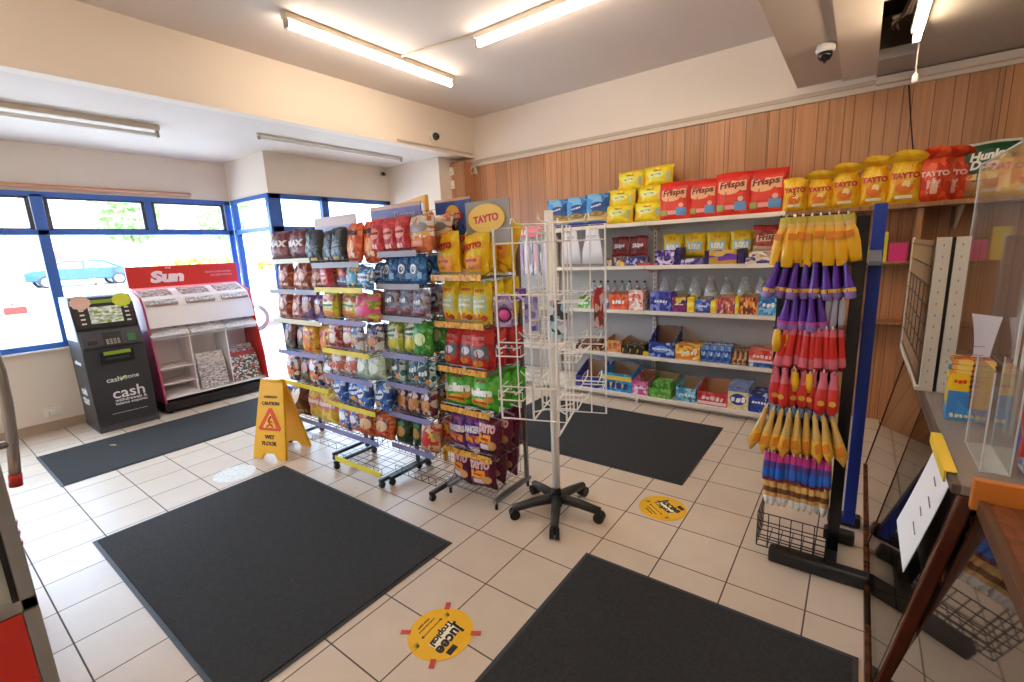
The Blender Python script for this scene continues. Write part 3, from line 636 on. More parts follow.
# ================================================================== CASH MACHINE
def atm():
    r = thing('cash_machine', 'black free-standing cash machine with green lettering strip below the street window', 'cash machine', (-4.37, -.9, 0), PI/2)
    # local: front faces -Y -> rotated to face +X ; local x = along world y
    D = mat('atm_shell', hexc('35363a'), .4, noise=.05); G = plain('8aa832', .4); S = mat('atm_recess', hexc('17181a'), .35)
    w = .25; dp = .55
    MB().prism([(0, 0), (0, .86), (.06, 1.04), (.09, 1.06), (.15, 1.37), (.19, 1.39), (dp, 1.39), (dp, 0)], -w, w, D, axis='x').build('cabinet', parent=r, bevel=.008)
    # side panels pale green-white upper
    for s in (-1, 1):
        MB().prism([(.0, .3), (.0, .84), (.14, 1.32), (dp-.03, 1.36), (dp-.03, .3)], s*w, s*(w+.004), D, axis='x').build('side_panel', parent=r)
    sp = MB(); sp.prism([(.1, .95), (.17, 1.33), (dp-.04, 1.35), (dp-.04, .95)], -w-.006, -w-.004, mat('atm_side_print', hexc('cfe6dc'), .4), axis='x'); sp.build('side_print', parent=r)
    MB().box(-w+.01, w-.01, -.004, .0, .86, .875, S).build('upper_seam', parent=r)
    Mu = Matrix.Translation((0, .06, 1.04)) @ Matrix.Rotation(-.2, 4, 'X')
    fx = Matrix.Translation((0, .085, 1.06)) @ Matrix.Rotation(-.19, 4, 'X')
    MB().box(-.235, .235, -.012, 0.0, .0, .30, S, M=fx).build('fascia', parent=r, bevel=.004)
    sc = MB().box(-.12, .14, -.018, -.012, .05, .22, pack('atm_screen', [hexc('dfe8e4'), hexc('c3d2c4'), hexc('8aa832'), hexc('f2f6f4'), hexc('aab4b0')], (34, 70), coord='Object'), M=fx).build('screen', parent=r)
    bt = MB()
    for k in range(4):
        for s in (-.175, .185): bt.box(s-.018, s+.018, -.018, -.012, .05+k*.045, .065+k*.045, WP, M=fx)
    bt.build('side_buttons', parent=r)
    MB().box(-.13, .13, -.02, -.012, .255, .29, G, M=fx).build('top_strip', parent=r)
    # sticky notes on top corners
    for s, c, nm in ((-.17, 'e3b9a4', 'pink_star_badge'), (.16, 'cfd63c', 'yellow_star_badge')):
        b = MB(); n = 24
        b.prism([(s+(.085 if k % 2 else .075)*math.cos(2*PI*k/n), .27+(.075 if k % 2 else .066)*math.sin(2*PI*k/n)) for k in range(n)], -.03, -.026, plain(c), axis='y', M=fx); b.build(nm, parent=r)
    M2 = Matrix.Translation((0, 0, .86)) @ Matrix.Rotation(-.32, 4, 'X')
    MB().box(-.24, .24, -.012, -.002, .02, .18, plain('3f4044', .4), M=M2).build('control_panel', parent=r, bevel=.005)
    kp = MB().box(-.075, .075, -.016, -.010, .03, .16, S, M=M2).build('keypad_tray', parent=r)
    k_ = MB()
    for i in range(4):
        for j in range(3): k_.box(-.055+i*.03, -.034+i*.03, -.02, -.014, .035+j*.02, .048+j*.02, ENDC, M=M2)
    k_.build('keys', parent=kp)
    MB().box(.12, .19, -.03, -.01, .04, .12, plain('2d6b3f', .4), M=M2).build('card_reader', parent=r, bevel=.006)
    MB().box(-.2, -.12, -.03, -.01, .05, .09, S, M=M2).build('receipt_slot', parent=r, bevel=.006)
    MB().box(-.13, .15, -.012, 0, .70, .83, S).build('cash_bay', parent=r, bevel=.004)
    MB().box(-.1, .12, -.02, -.01, .79, .825, G).build('green_strip', parent=r)
    MB().box(-.09, .1, -.03, -.008, .74, .76, D).build('cash_slot', parent=r)
    Wt = plain('f2f2f2', .4)
    def t(s, wd, z, x=0.02, **k): lettering(s, wd, Wt, r, x, z, y=-.001, **k)
    t('cash', .12, .53, -.06, bold=.01); t('zone', .12, .53, .09, bold=0)
    xx = MB(); xx.box(-.03, .03, -.003, -.001, -.008, .008, G, M=Matrix.Translation((.015, 0, .53)) @ Matrix.Rotation(.7, 4, 'Y')); xx.box(-.03, .03, -.003, -.001, -.008, .008, Wt, M=Matrix.Translation((.015, 0, .53)) @ Matrix.Rotation(-.7, 4, 'Y')); xx.build('cross_emblem', parent=r)
    t('cash', .27, .38, .04, bold=.01, hstretch=.95); t('withdrawals &', .27, .305, .05, bold=.01); t('balance enquiries', .27, .265, .05, bold=.01)
    MB().box(-.13, .17, -.002, 0, .17, .173, Wt).build('thin_rule', parent=r)
    for z, s, wd in ((.72, 'cashzone', .25), (.42, 'cash', .2), (.33, 'withdrawals', .24), (.29, 'enquiries', .2)):
        M = Matrix(((0, 1, 0, -w-.006), (-1, 0, 0, .28), (0, 0, 1, 0), (0, 0, 0, 1)))
        lettering(s, wd, Wt, r, 0, z, M=M)
    MB().box(-w-.005, w+.005, -.01, dp, 0, .06, plain('404146', .5)).build('plinth', parent=r, bevel=.004)
atm()
o = thing('hand_sanitiser', 'clear pump bottle of hand gel standing on the window sill behind the cash machine', 'bottle', (-4.96, -.82, .862))
MB().lathe([(.04, 0), (.042, .3), (.038, .55), (.014, .6), (.014, .62)], 14, clear_mat('gel_bottle', (.95, .97, 1), op=.35)).build('bottle_body', parent=o, smooth=True)
MB().lathe([(.016, .62), (.016, .65), (.006, .655), (.006, .69)], 10, WP).box(-.01, .05, -.01, .01, .685, .70, WP).build('pump', parent=o)
MB().lathe([(.0425, .1), (.0415, .4)], 14, plain('dfe6ee')).build('bottle_label', parent=o)

# ================================================================== NEWSPAPER STAND
def paper_stand():
    r = thing('newspaper_stand', 'red and white newspaper stand with a red header in the window corner', 'newspaper stand', (-4.40, .02, 0), PI/2)
    Wm = mat('stand_white', hexc('f0ebe8'), .35); Rd = plain('d8322a', .35, tag='stand'); w = .58
    MB().box(-w, w, .02, .5, .03, .13, BLK).build('base', parent=r, bevel=.01)
    for x in (-w+.06, w-.06):
        for y in (.08, .44): MB().tube([(x-.012, y, .025), (x+.012, y, .025)], .025, 12, BLK).build('caster', parent=r)
    for s in (-1, 1):
        MB().prism([(.0, .13), (.02, .5), (.10, .9), (.14, 1.2), (.2, 1.32), (.46, 1.40), (.5, 1.3), (.5, .13)], s*w, s*(w-.02), Rd if s > 0 else plain('b8406a', .35), axis='x').build('side_panel', parent=r, bevel=.004)
    MB().box(-w+.02, w-.02, .47, .5, .13, 1.45, Wm).build('back_panel', parent=r)
    h = MB().box(-w-.02, w-.02, .40, .43, 1.42, 1.66, Rd).build('header_board', parent=r, bevel=.004)
    lettering('Sun', .34, plain('f4dcdc', .4), h, -.22, 1.535, y=.398, bold=.06, shear=.15, hstretch=.75); lettering('THE', .06, plain('f4dcdc', .4), h, -.2, 1.635, y=.398)
    lettering('FOR THE PEOPLE', .3, plain('e88a80', .4), h, .33, 1.56, y=.398, bold=0); lettering('WE LOVE IT', .24, plain('e88a80', .4), h, .36, 1.52, y=.398, bold=0)
    MB().prism([(.46, 1.40), (.2, 1.30), (.16, 1.20), (.16, 1.185), (.46, 1.38)], -w+.02, w-.02, Wm, axis='x').build('upper_shelf', parent=r)
    MB().prism([(.14, 1.19), (.10, .98), (.46, 1.16), (.46, 1.18)], -w+.02, w-.02, Wm, axis='x').build('riser', parent=r)
    MB().prism([(.10, .84), (.10, .85), (.46, 1.08), (.46, 1.06)], -w+.02, w-.02, Wm, axis='x').build('middle_shelf', parent=r)
    MB().prism([(.06, .16), (.06, .18), (.46, .22), (.46, .2)], -w+.02, w-.02, Wm, axis='x').build('lower_shelf', parent=r)
    for x in (-.2, .19): MB().box(x-.006, x+.006, .1, .46, .18, .86, Wm).build('divider', parent=r)
    MB().box(-w+.02, -.2, .1, .46, .5, .512, Wm).build('small_shelf', parent=r); MB().box(-w+.02, -.2, .1, .46, .32, .332, Wm).build('small_shelf', parent=r)
    return r
PS = paper_stand()
def at_stand(x, y, z): return (-4.40 - y, .02 + x, z)
NEWS = pack('newsprint', [hexc('c9c4bd'), hexc('8f8a86'), hexc('b9a39a'), hexc('dcd8d2'), hexc('6e6a6c'), hexc('a88a84'), hexc('cfcac2')], (13, 40), rough=.7)
NEWS2 = pack('newsprint_pale', [hexc('efeae6'), hexc('e2dcd6'), hexc('f4f0ec'), hexc('c2bcb8')], (10, 44), rough=.7)
NEWS3 = pack('newsprint_colour', [hexc('3f6a4a'), hexc('c9c4bd'), hexc('4a4448'), hexc('b0483e'), hexc('dcd8d2')], (14, 26), rough=.7, bands=[(.82, .96, hexc('a23a34'))])
def paper(label, x, y, z, w, h, th, tilt, m, group, curl=.02):
    N = 8; mb = MB()
    top = []; 
    for j in range(2):
        vs = []
        for jj in range(N+1):
            for ii in range(2):
                v = jj/N; vs.append(((ii-.5)*w, curl*math.sin(PI*v)*-.5 - (th if j == 0 else 0), v*h))
        fs = []; uv = []
        for jj in range(N):
            q = [jj*2, jj*2+1, jj*2+3, jj*2+2]; u = [(0, jj/N), (1, jj/N), (1, (jj+1)/N), (0, (jj+1)/N)]
            fs.append(q if j == 0 else q[::-1]); uv.append(u if j == 0 else u[::-1])
        mb.add(vs, fs, m, uv); top.append(vs)
    a = 0; b = 2*(N+1); side = []; 
    for jj in range(N): side += [(a+jj*2, a+jj*2+2, b+jj*2+2, b+jj*2), (a+jj*2+1, b+jj*2+1, b+jj*2+3, a+jj*2+3)]
    side += [(a, b, b+1, a+1), (a+2*N, a+2*N+1, b+2*N+1, b+2*N)]
    o0 = len(mb.v)-len(top[0])-len(top[1])
    for f in side: mb.f.append([o0+k for k in f]); mb.mi.append(0); mb.uv[len(mb.f)-1] = [(0, 0), (.01, 0), (.01, .01), (0, .01)]
    o = mb.build('newspaper', m); o.location = at_stand(x, y, z); o.rotation_euler = (tilt, 0, PI/2); tag(o, label, 'newspaper', group)
    return o
for i, x in enumerate((-.39, .0, .38)):
    paper('stack of tabloid newspapers in the top tray of the stand, %s' % ['left', 'middle', 'right'][i], x, .15, 1.215, .30, .33, .03, -1.08, NEWS, 'newspapers in the top tray', .03)
    paper('pale broadsheet draped over the middle shelf of the stand, %s' % ['left', 'middle', 'right'][i], x, .06, .87, .37, .36, .02, -.98, NEWS2, 'newspapers on the middle shelf', -.05)
paper('newspaper with a photograph of a face, lower shelf of the stand', -.02, .09, .185, .3, .30, .02, -.25, NEWS, 'newspapers on the lower shelf')
paper('newspaper leaning behind the one with the face, lower shelf', .02, .2, .2, .3, .4, .02, -.2, NEWS2, 'newspapers on the lower shelf')
paper('newspaper with a colourful green and red front page, lower shelf right', .36, .10, .185, .33, .38, .02, -.25, NEWS3, 'newspapers on the lower shelf')
paper('magazine behind the colourful newspaper, lower shelf right', .38, .22, .2, .3, .42, .02, -.18, NEWS, 'newspapers on the lower shelf')

# ================================================================== WALL SHELVING
CREAM = mat('shelf_enamel', hexc('e9dfd0'), .4, noise=.03); GREYP = None
def pegboard():
    m = bpy.data.materials.new('pegboard'); m.use_nodes = True; nt = m.node_tree; L = nt.links; b = nt.nodes['Principled BSDF']; b.inputs['Roughness'].default_value = .6
    tc = nt.nodes.new('ShaderNodeTexCoord'); br = nt.nodes.new('ShaderNodeTexBrick'); br.offset = 0
    br.inputs['Scale'].default_value = 1; br.inputs['Brick Width'].default_value = .025; br.inputs['Row Height'].default_value = .025; br.inputs['Mortar Size'].default_value = .003; br.inputs['Mortar Smooth'].default_value = 0.5
    br.inputs['Color1'].default_value = (*hexc('c2beb6'), 1); br.inputs['Color2'].default_value = (*hexc('beb9b1'), 1); br.inputs['Mortar'].default_value = (*hexc('b3aea6'), 1)
    mp = nt.nodes.new('ShaderNodeMapping'); mp.inputs['Rotation'].default_value = (PI/2, 0, 0); L.new(tc.outputs['Object'], mp.inputs[0]); L.new(mp.outputs[0], br.inputs['Vector']); L.new(br.outputs[0], b.inputs['Base Color']); return m
PEG = pegboard()
SHELF_Z = [1.875, 1.43, .955, .46]; SF = 2.55; BASEZ, BASEF = .09, 2.32
def bay(label, x0, x1, ups):
    r = thing('shelving_bay', label, 'shelving', ((x0+x1)/2, 2.9, 0), 0, 'cream shelving bays on the back wall'); h = (x1-x0)/2-.003
    MB().box(-h, h, -.02, 0, .1, 1.9, PEG).build('back_panel', parent=r)
    for z in SHELF_Z:
        s = MB().box(-h, h, SF-2.9+.012, -.022, z-.022, z, CREAM).build('shelf', parent=r, bevel=.002)
        MB().box(-h, h, SF-2.9, SF-2.9+.012, z-.036, z+.004, CREAM).build('price_rail', parent=s, bevel=.003)
        b = MB()
        for sx in (-h+.02, h-.026): b.prism([(SF-2.9+.05, z-.024), (-.02, z-.024), (-.02, z-.1)], sx, sx+.005, CREAM, axis='x')
        b.build('bracket', parent=s)
    MB().box(-h, h, BASEF-2.9, -.022, BASEZ-.04, BASEZ, CREAM).build('base_shelf', parent=r, bevel=.004)
    MB().box(-h+.02, h-.02, BASEF-2.9+.09, BASEF-2.9+.1, .0, BASEZ-.04, plain('cfc6b8')).build('kick_plate', parent=r)
    for sx in ups:
        u = MB(); x = sx*(x1-x0)/2
        u.box(x-.02, x+.02, -.045, -.021, 0, 1.9, CREAM)
        for k in range(36): u.box(x-.004, x+.004, -.0465, -.0452, .1+k*.05, .125+k*.05, BLK)
        u.build('upright', parent=r)
        MB().box(x-.018, x+.018, BASEF-2.9+.02, -.03, 0, BASEZ-.041, CREAM).build('foot', parent=r)
bay('cream shelving bay at the right end, full of chocolate boxes below the red crisps', -.07, 1.18, (-1, 1))
bay('cream shelving bay left of the central seam, behind the spinner stand', -1.32, -.07, (-1,))
bay('cream shelving bay mostly hidden behind the yellow crisp rack', -2.57, -1.32, (-1,))

def carton(name, label, cat, x0, x1, y, z, h, d, m, group, open_=False, text=None, tcol='ffffff', tz=.5, tw=.7, panel=None, hb=None, top=None, inner='a5825f', rz=0, trect=None):
    w = (x1-x0)/2; r = thing(name, label, cat, ((x0+x1)/2, y, z), rz, group)
    if open_:
        t = .004; hb_ = hb or h*1.25; IN = plain(inner, .7)
        MB().box(-w, w, 0, t, 0, h, m).build('front', parent=r); MB().box(-w, w, d-t, d, 0, hb_, m).box(-w+t, w-t, d-t-.001, d-t, .01, hb_-.004, IN).build('back', parent=r)
        for q in (-w, w-t): MB().prism([(t, 0), (t, h), (d*.45, (h+hb_)/2), (d-t, hb_), (d-t, 0)], q, q+t, m, axis='x').build('side', parent=r)
        MB().box(-w+t, w-t, t, d-t, 0, t, IN).build('bottom', parent=r)
    else:
        MB().box(-w, w, 0, d, 0, h, m).build('box_body', parent=r, bevel=.002)
        if top: MB().box(-w-.0015, w+.0015, -.0015, d+.001, h*.78, h+.002, top).build('lid', parent=r, bevel=.002)
    if panel: MB().box(-w*panel[0], w*panel[0], -.002, 0, h*panel[1], h*panel[2], plain(panel[3], .4)).build('printed_panel', parent=r)
    if trect: MB().prism(ellipse(0, h*trect[0], w*trect[1], h*trect[2], 18), -.003, -.001, plain(trect[3], .4), axis='y').build('printed_oval', parent=r)
    if text: lettering(text, 2*w*tw, plain(tcol, .4), r, 0, h*tz, y=-.004, bold=.02)
    return r
def P(name, pal, s=(30, 30), **k): return pack(name, [hexc(c) for c in pal], s, coord='Object', **k)
def items(n, x0, x1, y, z, w, h, d, m, label, group, name='chocolate_bar', cat='chocolate bar', tilt=0, rise=0):
    first = None
    for i in range(n):
        if first is None:
            o = first = MB().prism([(-w/2, .006), (-w/2+.006, 0), (w/2-.006, 0), (w/2, .006), (w/2, h-.006), (w/2-.006, h), (-w/2+.006, h), (-w/2, h-.006)], 0, d, m, axis='y').build(name)
        else: o = first.copy(); COL.objects.link(o)
        o.location = (x0+(x1-x0)*(i+.5)/n, y, z+rise*i); o.rotation_euler = (tilt, 0, random.uniform(-.08, .08))
        tag(o, label % ords(i, n) if '%s' in label else label, cat, group)
G5 = 'cartons on the bottom shelf of the wall shelving'; G4 = 'packs on the fourth shelf of the wall shelving'; G3 = 'boxes on the third shelf of the wall shelving'; G2 = 'packs on the second shelf of the wall shelving'
zb = BASEZ; yb = BASEF+.03
# --- bottom shelf
carton('snack_carton', 'open navy box beside the blue and yellow carton, bottom shelf behind the spinner', 'carton', -.80, -.52, yb, zb, .12, .3, P('c_navy', ['26307a', '2e3c96', '4c5cb8']), G5, True, hb=.25)
carton('snack_carton', 'blue cardboard carton with a yellow band, bottom shelf left of centre', 'carton', -.47, -.13, yb, zb, .20, .32, P('c_by', ['2f8fd0', '3fa4de', '2b7fc2', '57b4e4']), G5, True, hb=.26, panel=(1, .62, .86, 'f0cf4a'), text='YOYO', tcol='1f3f8f', tz=.35, trect=(.35, .5, .2, 'f4d23c'))
carton('snack_carton', 'pink and white carton between the blue and the green cartons, bottom shelf', 'carton', -.12, .05, yb, zb, .15, .32, P('c_pk', ['d9589a', 'e88ab8', 'c43f86', 'f0dce6']), G5, True, hb=.2, text='snack', tz=.5)
carton('snack_carton', 'green open display carton, bottom shelf just right of the seam', 'carton', .06, .29, yb-.01, zb, .10, .32, P('c_gr', ['6fae4e', '88c05e', '4f9440']), G5, True, hb=.2)
items(3, .08, .27, yb+.03, zb+.03, .055, .12, .2, P('c_gr', []), 'green carton of sweets inside the green display carton, %s', 'green packs in the display carton', 'sweet_pack', 'sweet pack')
carton('snack_carton', 'light blue carton on the bottom shelf, left of the red and white one', 'carton', .34, .53, yb, zb, .14, .3, P('c_lb', ['7fc4dc', '58aacb', 'a5dbe8', '4a90b8']), G5, True, hb=.19, text='minis', tcol='e8f6fa')
carton('snack_carton', 'red and white wide carton in the middle of the right bay bottom shelf', 'carton', .545, .82, yb, zb, .13, .3, P('c_rw', ['d8434e', 'e25a5e', 'cf3444']), G5, True, hb=.2, panel=(.95, .08, .3, 'f2e4e0'), text='PORKY', tcol='fbe9e4', tz=.55)
carton('snack_carton', 'tall cream carton with a blue oval logo, bottom shelf near the right end', 'carton', .825, 1.0, yb, zb, .22, .3, P('c_cr', ['ead9a8', 'e2cc92', 'f0e4c0']), G5, False, top=P('c_crt', ['6a7fb8', '8897b8']), text='TEA', tz=.45, trect=(.45, .8, .25, '2b4696'))
carton('snack_carton', 'dark blue patterned carton at the right end of the bottom shelf', 'carton', 1.005, 1.165, yb-.0, zb, .16, .3, P('c_db', ['223a94', '2c4cb0', '1c2c78', 'b8c8ea']), G5, False, text='KINGS', tz=.6, trect=(.58, .75, .25, '31489c'))
# --- fourth shelf (z .46)
z4 = .464; y4 = SF+.03
carton('biscuit_tray', 'tray of dark chocolate biscuits behind the spinner, fourth shelf', 'biscuit tray', -.92, -.60, y4, z4, .05, .28, P('d_br', ['4a2c1e', '6b3f28', 'c9a070']), G4, True, hb=.1)
items(5, -.90, -.62, y4+.02, z4+.012, .05, .1, .2, P('d_choc', ['3f241a', '5b3524', '8a5a3a']), 'dark chocolate biscuit pack in the tray behind the spinner, %s', 'chocolate biscuits behind the spinner', 'biscuit_pack', 'biscuit pack')
carton('biscuit_tray', 'orange brown carton on the fourth shelf, left of the black boxes', 'biscuit tray', -.56, -.36, y4+.05, z4, .13, .26, P('d_or', ['d98a48', 'c9743a', 'e0a568', '9a5a2e']), G4, True, hb=.16)
items(3, -.35, -.1, y4, z4, .08, .10, .28, P('d_blk', ['2c1c16', '3a261c', '181010', 'b89a4a'], (40, 18)), 'black and gold biscuit box on the fourth shelf, %s of three', 'black biscuit boxes on the fourth shelf', 'biscuit_box', 'biscuit box')
carton('price_ticket', 'small yellow shelf ticket standing by the central seam, fourth shelf', 'ticket', -.085, -.03, y4-.02, z4, .05, .012, P('d_tick', ['f2d22e', 'e8c420']), G4)
carton('display_carton', 'tall blue open display carton with brown inside, fourth shelf right of the seam', 'display carton', -.03, .24, y4, z4, .16, .28, P('d_bl', ['2f44a8', '3c58bc', '26378a', 'a8c4e8']), G4, True, hb=.30, inner='9a7250', trect=(.55, .6, .22, '7aa6dc'), text='mini rolls', tz=.55, tcol='f4f4fa')
carton('cake_pack', 'yellow and orange cake pack on the fourth shelf beside the blue display carton', 'cake pack', .255, .50, y4, z4, .15, .26, P('d_yo', ['f0b43c', 'e88a2c', 'f4cf5a', 'd8542c', 'f6e2a0'], (22, 26)), G4, text='Jaffa', tcol='f8efd0')
items(4, .51, .79, y4, z4, .066, .16, .25, P('d_bw', ['3c5fa8', '5b86c8', 'dfe8f2', '2c4488', '8ab0dc'], (40, 34)), 'blue and white biscuit packet on the fourth shelf, %s of four', 'blue biscuit packets on the fourth shelf', 'biscuit_pack', 'biscuit pack')
items(3, .795, .93, y4+.01, z4, .04, .13, .24, P('d_bn', ['6b3a26', '8c5236', '4a2418', 'd2a878'], (30, 30)), 'brown biscuit roll on the fourth shelf, %s of three', 'brown biscuit rolls on the fourth shelf', 'biscuit_roll', 'biscuit pack')
carton('cake_pack', 'red and pink wide cake pack at the right end of the fourth shelf', 'cake pack', .945, 1.165, y4, z4+.04, .12, .24, P('d_rp', ['e0483e', 'd8342e', 'e8685a', 'f0a08c'], (14, 20)), G4, panel=(1, 0, .18, 'dfe2ea'), text='Angel', tcol='f6dcd2')
carton('cake_pack', 'blue and white thin pack lying under the red and pink cake pack', 'cake pack', .95, 1.17, y4, z4, .036, .24, P('d_bw', []), G4)
# --- third shelf (z .955)
z3 = .959; y3 = SF+.03
for x0, x1, h, mm, l, tx in [(-.88, -.72, .12, P('e_gr', ['5fae3e', '7cc254', '489834', 'd8ecc0']), 'green box on the third shelf behind the spinner', 'MINT'), (-.70, -.61, .15, P('e_rd', ['c2403a', 'd86a58', 'f0d8c8']), 'red and cream box on the third shelf beside the green one', None),
        (-.60, -.5, .1, P('e_b', ['4a80c4', '6aa0d8', 'e4edf6']), 'small blue box on the third shelf left of the orange one', None), (-.49, -.27, .165, P('e_or', ['e8643a', 'f07c48', 'd84a34']), 'orange red box on the third shelf', 'TWIN'),
        (-.26, -.1, .21, P('e_pw', ['f0c8c0', 'e89a92', 'faf0ea', 'd8584e']), 'pink and white box on the third shelf left of the seam', None), (-.02, .20, .20, P('e_bp', ['3c46a4', '5a7ccc', '2c2e80', '8c9ce0', '6a3c9c']), 'blue and violet box on the third shelf right of the seam', 'CREME'),
        (.21, .35, .15, P('e_pu', ['5a2c80', '7c48a0', 'e4d04a', '8c2c5c']), 'purple box on the third shelf', 'time out'), (.36, .43, .15, P('e_ye', ['f2d42a', 'e8c41c', 'f6e47a']), 'plain yellow box on the third shelf between purple and blue boxes', None),
        (.44, .58, .13, P('e_bu', ['3548a0', '4e78c8', '6c3c90', '98bce8']), 'blue and purple box on the third shelf', 'boost'), (.585, .63, .12, P('e_ye', []), 'narrow yellow box on the third shelf', None),
        (.635, .80, .15, P('e_mr', ['7c2a6a', 'a8406c', 'e0803c', 'e8d0a0'], (50, 24)), 'maroon and purple striped box on the third shelf', None), (.805, .84, .17, P('e_ye', []), 'yellow side panel box on the third shelf beside the orange stripes', None),
        (.845, 1.0, .16, P('e_os', ['c4482c', 'e88a3c', '8c2c3c', 'f0c070', '6c3424'], (50, 24)), 'dark red and orange stripy box on the third shelf', None), (1.005, 1.165, .19, P('e_lb', ['2f86c0', '4aa4d8', '2a6cac', '8ccae8']), 'light blue open box at the right end of the third shelf', 'ice')]:
    carton('sweet_box', l, 'sweet box', x0, x1, y3, z3, h, .16, mm, G3, x1-x0 > .1 and h < .19, hb=h*1.15, text=tx, tz=.5, tw=.6)
BOT = clear_mat('bottle_clear', (.86, .9, .92), gloss=.5, op=.22, opcol=(.75, .8, .82))
def bottle(kind, x, y, label, group, first=[None, None]):
    if first[kind] is None:
        r = thing('water_bottle', '', 'bottle'); R, H = ((.036, .30), (.062, .335))[kind]
        MB().lathe([(R*.9, 0), (R, .01), (R, H*.2), (R*.95, H*.23), (R, H*.27), (R, H*.62), (R*.85, H*.72), (R*.45, H*.9), (R*.42, H*.93)], 14, BOT).build('bottle_body', parent=r, smooth=True)
        MB().lathe([(R*.44, H*.93), (R*.46, H)], 12, BLK if kind == 0 else plain('b9c6d0', .4)).build('cap', parent=r)
        MB().lathe([(R*1.015, H*.3), (R*1.015, H*.55)], 14, plain('dfe3e6' if kind else 'a9b8c0')).build('bottle_label', parent=r)
        first[kind] = r; o = r
    else: o = clone(first[kind])
    o.location = (x, y, z3); tag(o, label, 'bottle', group)
for i in range(8): bottle(0, -.78+i*.088, 2.80, 'small dark-capped clear bottle at the back of the third wall shelf, %s' % ords(i, 8), 'dark capped bottles behind the boxes')
for i in range(7): bottle(1, .06+i*.155, 2.81, 'large clear water bottle, back of the third wall shelf, %s' % ords(i, 7), 'large water bottles behind the boxes')
# --- second shelf (z 1.43)
z2 = 1.434; y2 = SF+.03
K = {}
RD = pack('bag_darkred', [hexc(c) for c in ('8c1f22', '9c2a28', 'b23a30', '6e161c')], (5, 6)); YL = pack('bag_yellow', [hexc(c) for c in ('f2cf1e', 'f4d838', 'eec21a', 'f0c814')], (4, 5))
K['skips'] = BagKind('skips', pack('bag_skips', [hexc(c) for c in ('7c1f2a', '93303a', '5c1a24')], (6, 5), bands=[(.0, .22, hexc('8c2c2c'))]), .20, .21, .06, [('E', 0, .5, .3, .17, '3d5478', .1), ('T', 'Skips', .62, .5, 'e8dcd8', {'shear': .2, 'rot': .12})])
K['hula'] = BagKind('hula', YL, .22, .24, .07, [('R', 0, .42, .34, .2, 'a9cfd8'), ('T', 'Hula', .5, .48, 'f4fafa', {}), ('T', 'hoops', .5, .36, 'f4fafa', {}), ('E', 0, .8, .16, .08, 'e8a020')])
for i in range(2): K['skips'].put(-.41+i*.21, y2+.12, z2+.10, 'dark red crisp bag on the second shelf left of the seam, %s of the pair' % ('left', 'right')[i], 'dark red crisp bags on the second shelf', tilt=-.08)
PUR = P('f_pu', ['3a2468', '4c3284', '2c1a54', 'a898d0', 'e0d8f0'], (30, 34)); PB = P('f_pb', ['2c2c78', '3c4094', 'b8b8e0', '5c4c30'], (34, 30)); BR = P('f_br', ['4c2c24', '7c5040', 'c8b09c', '2c1c1c', 'd8c8b0'], (34, 34))
carton('biscuit_tray', 'brown and cream mixed biscuit tray under the dark red bags, second shelf', 'biscuit tray', -.51, -.33, y2, z2, .09, .2, BR, G2)
carton('biscuit_tray', 'dark blue and gold biscuit box under the dark red bags, second shelf', 'biscuit tray', -.32, -.10, y2, z2, .095, .2, PB, G2)
carton('sweet_box', 'flat red box by the seam on the second shelf', 'sweet box', -.15, -.01, y2-.02, z2, .025, .1, plain('c8403a', .4), G2)
carton('sweet_box', 'small yellow packet standing left of the dark blue box, second shelf', 'sweet box', -.35, -.30, y2-.03, z2, .04, .03, P('e_ye', []), G2)
for i in range(4): K['hula'].put(.14+i*.22, y2+.22, z2+.07, 'yellow crisp bag behind the purple boxes on the second wall shelf, %s' % ords(i, 4), 'yellow bags at the back of the second shelf')
for x0, x1, h, mm, l in [(.03, .22, .15, PUR, 'dark purple biscuit carton, leftmost of the right bay second shelf'), (.235, .285, .17, P('f_dp', ['2c1c54', '3c2a70']), 'tall thin purple box on the second shelf'), (.29, .5, .06, P('f_wp', ['4c3a80', 'e4e0f0', '7c6cb0', '2c2454'], (34, 34)), 'low white and purple bar tray on the second shelf'),
        (.51, .55, .13, P('f_dp', []), 'thin dark purple divider box before the gold and purple carton'), (.555, .80, .13, P('f_gp', ['d8a83c', 'c8963a', 'e4c060', '5a2c98', '6c3cb0'], (9, 26)), 'gold and purple chocolate carton on the second shelf'), (.815, .86, .14, P('f_dp', []), 'dark purple upright box right of the gold and purple carton'),
        (.875, 1.165, .055, P('f_wb', ['d8c8b0', '6c5ca0', 'e8dcd0', '3a3478'], (24, 44)), 'cream and blue bar packs at the right end of the second shelf'), (.9, 1.15, .05, P('f_cr', ['e0cda8', 'c89a80', 'f0e4d0', '6c4c8c'], (24, 44)), 'cream wafer packs stacked on the bar packs, second shelf right')]:
    carton('biscuit_carton', l, 'biscuit carton', x0, x1, y2+(.02 if 'stacked' in l else 0), z2+(.056 if 'stacked' in l else 0), h, .17, mm, G2, False)
K['frispb'] = BagKind('frispb', pack('bag_frisps_brown', [hexc(c) for c in ('8c2420', 'a8382c', '6c1a1a')], (5, 6), bands=[(.78, 1, hexc('a82420')), (0, .18, hexc('c8a890'))]), .27, .235, .06, [('R', 0, .48, .38, .13, 'd8a884'), ('T', 'Frisps', .66, .49, '5a1c18', {'shear': .2, 'rot': .06})])
K['frispb'].put(1.045, y2+.1, z2+.108, 'brown red crisp bag lying on packs at the right end of the second shelf', 'packs on the second shelf of the wall shelving', tilt=-.12)
